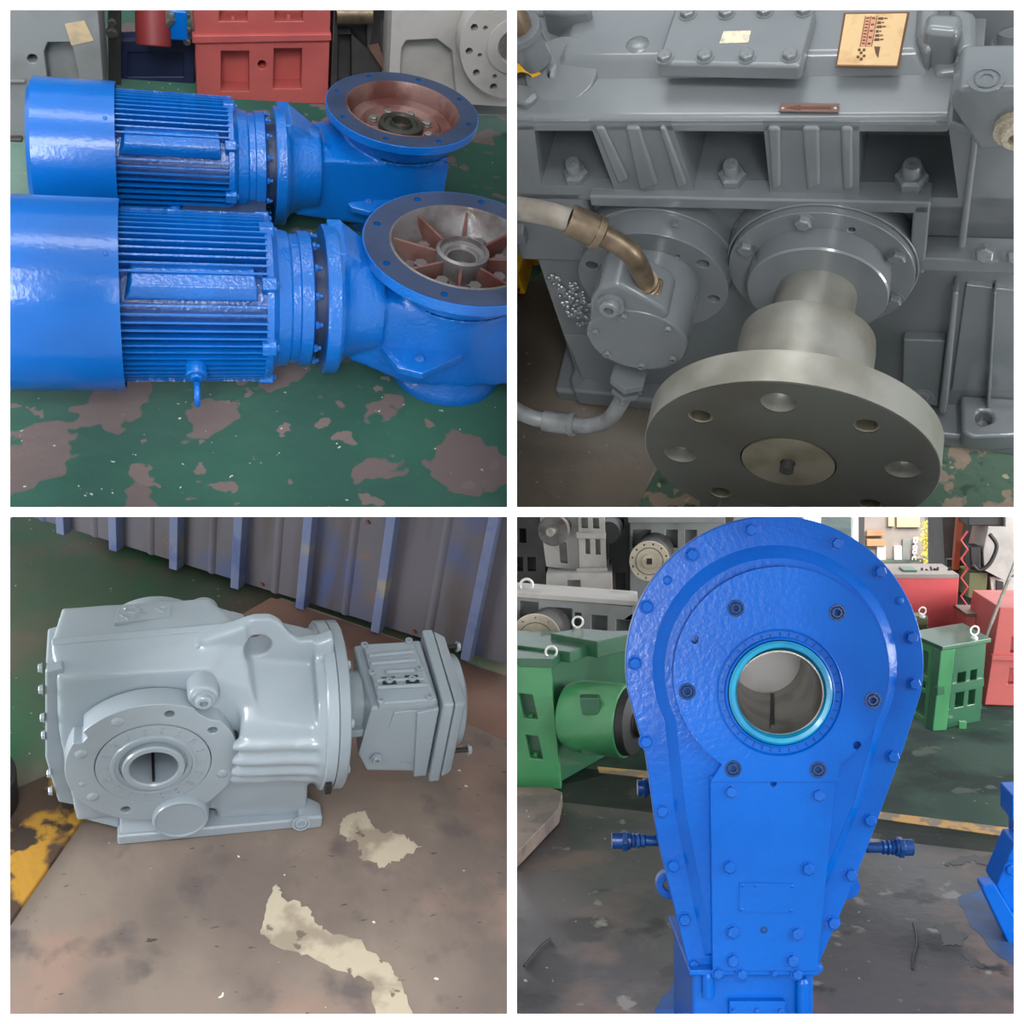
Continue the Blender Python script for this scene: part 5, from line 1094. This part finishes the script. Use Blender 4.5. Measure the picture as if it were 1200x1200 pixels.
# open end of the shed: yard, building, tree
yY = yR+3.2
zc0 = 0.0
t = thing('far_building', 'brown grey building across the yard, white lettering down its wall', 'building', Vector((bay.at(1050, 660, 1, yY+1).x, yY+1, 0)))
yB = yY+1
blockq('wall', 'far_grey', t, [(1014, 540), (1085, 540), (1083, 662), (1012, 662)], yB, .4)
for q_ in ([(1041, 590), (1048, 590), (1048, 617), (1041, 617)], [(1051, 590), (1078, 590), (1078, 618), (1051, 618)]): blockq('window', 'tan', t, q_, yB-.03, .04, .003)
for q_ in ([(1028, 640), (1038, 640), (1038, 660), (1028, 660)], [(1048, 640), (1057, 640), (1057, 660), (1048, 660)]): blockq('doorway', 'bright', t, q_, yB-.03, .04, .003)
blockq('shutter', 'bg_grey', t, [(1058, 632), (1067, 632), (1066, 660), (1057, 660)], yB-.03, .04, .003)
for q_ in ([(1016, 622), (1036, 622), (1036, 628), (1016, 628)], [(1016, 632), (1038, 632), (1038, 640), (1016, 640)]): blockq('stacked_goods', 'cardboard', t, q_, yB-.05, .04, .003)
sg = MB()
def stroke(x0, y0, x1, y1):
    a = bay.at(x0, y0, 1, yB-.04); b = bay.at(x1, y1, 1, yB-.04); sg.box((min(a.x, b.x), yB-.045, min(a.z, b.z)), (max(a.x, b.x), yB-.03, max(a.z, b.z)))
for k in range(6):
    y0 = 629.5+k*5; x0 = 1070.5-k*.4
    if k in (0, 2, 3, 5): stroke(x0, y0, x0+1, y0+4); stroke(x0+4, y0, x0+5, y0+4)
    if k in (0, 1, 2, 3): stroke(x0, y0, x0+5, y0+.9)
    if k in (1, 4): stroke(x0+2, y0, x0+3, y0+4)
    if k in (2, 3, 4): stroke(x0, y0+3.2, x0+5, y0+4)
    if k in (0, 5): stroke(x0, y0+1.6, x0+5, y0+2.4)
sg.build('sign_lettering', 'white', t, label='small white letters running down the wall')
q = [bay.at(x, y, 2, .01) for x, y in ((900, 672), (1110, 672), (1110, 664), (900, 664))]
solo(MB().hull([(v.x, v.y, z_) for v in q for z_ in (.002, .01)]).build('yard_paving', 'bright'), 'sunlit pale paving outside the open shed end', 'paving')
t = thing('yellow_tree', 'small yellow leaved tree outside, beside the far building', 'tree', Vector((bay.at(1090, 660, 1, yB-.4).x, yB-.4, 0)))
lv = MB(); rr = random.Random(5)
for k in range(420):
    px = rr.gauss(1090, 5.5); py = rr.uniform(610, 664); p = bay.at(px, py, 1, yB-.4+rr.uniform(-.12, .12)); r = rr.uniform(.008, .018)
    u = Vector((rr.uniform(-1, 1), rr.uniform(-1, 1), rr.uniform(-1, 1))).normalized(); v = u.orthogonal().normalized()
    vs4 = [lv.bm.verts.new(p+u*r), lv.bm.verts.new(p+v*r*.6), lv.bm.verts.new(p-u*r), lv.bm.verts.new(p-v*r*.6)]; lv.bm.faces.new(vs4)
lv.build('foliage', 'foliage', t, kind='stuff')
p = bay.at(1090, 660, 1, yB-.4); MB().cyl((p.x, p.y, 0), (p.x, p.y, p.z+.1), .015, .008, 10).build('trunk', 'cork', t)
t = thing('door_frame', 'pale post of the open shed doorway above the housing', 'door frame', Vector((bay.at(1008, 700, 1, yY).x, yY, 0)))
blockq('post', 'white', t, [(1000, 540), (1006, 540), (1006, 760), (1000, 760)], yY, .08); blockq('post', 'white', t, [(942, 540), (962, 540), (962, 760), (942, 760)], yY, .08)
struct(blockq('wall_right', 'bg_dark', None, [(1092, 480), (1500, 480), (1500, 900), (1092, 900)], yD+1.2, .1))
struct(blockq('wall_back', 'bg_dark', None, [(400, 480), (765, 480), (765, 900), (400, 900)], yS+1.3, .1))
# blue stand at the right edge
t = thing('blue_stand', 'blue stand with a slanted foot cut by the right edge', 'stand', bay.at(1175, 1105, 2, 0))
y5 = bay.at(1165, 1100, 2, 0).y
q = quad([(1189, 988), (1240, 988), (1240, 1110), (1186, 1075), (1168, 1038)], y5+.02)
MB().hull([v+Vector((0, dy, 0)) for v in q for dy in (0, .1)]).build('web_plate', 'blue4', t, .004)
q = quad([(1151, 1038), (1166, 1036), (1195, 1085), (1240, 1110), (1240, 1125), (1189, 1120), (1152, 1044)], y5-.02)
MB().plate([(v.x, v.z) for v in q], [], XZ(y5-.02), .05).build('slanted_foot', 'blue4', t, .004)
blockq('upper_block', 'blue4', t, [(1186, 932), (1240, 930), (1240, 965), (1186, 962)], y5+.05, .1)
blockq('rear_post', 'blue4', t, [(1193, 960), (1240, 960), (1240, 1100), (1193, 1100)], y5+.08, .08)
for c in ((1184, 1018), (1189, 1076)): inst('bolt', 'hex', 'blue4', t, bay.at(*c, 1, y5+.0), (0, -1, 0), .014)

# ------------------------------------------------------------ nothing crosses the partitions: trim flush
def trim():
    bpy.context.view_layer.update()
    for root, by in ROOTS:
        todo = [root]+[c for c in root.children_recursive]
        for o in todo:
            if o.type != 'MESH': continue
            mw = o.matrix_world; bb = [mw @ Vector(c) for c in o.bound_box]
            for ax, sgn in ((0, by.keep[0]), (2, by.keep[1])):
                lim = W0+.0004
                mn = min(v[ax]*sgn for v in bb)
                if mn >= lim: continue
                if o.data.users > 1: o.data = o.data.copy()
                inv = mw.inverted(); n = Vector((0, 0, 0)); n[ax] = sgn; p = n*lim
                nl = (mw.to_3x3().transposed() @ n).normalized(); pl = inv @ p
                bm = bmesh.new(); bm.from_mesh(o.data)
                r = bmesh.ops.bisect_plane(bm, geom=bm.verts[:]+bm.edges[:]+bm.faces[:], dist=1e-6, plane_co=pl, plane_no=nl, clear_inner=True)
                es = [e for e in r['geom_cut'] if isinstance(e, bmesh.types.BMEdge)]
                try: bmesh.ops.holes_fill(bm, edges=es, sides=0)
                except Exception: pass
                bm.to_mesh(o.data); bm.free()
                if not o.data.vertices and not o.children:
                    bpy.data.objects.remove(o); break
trim()
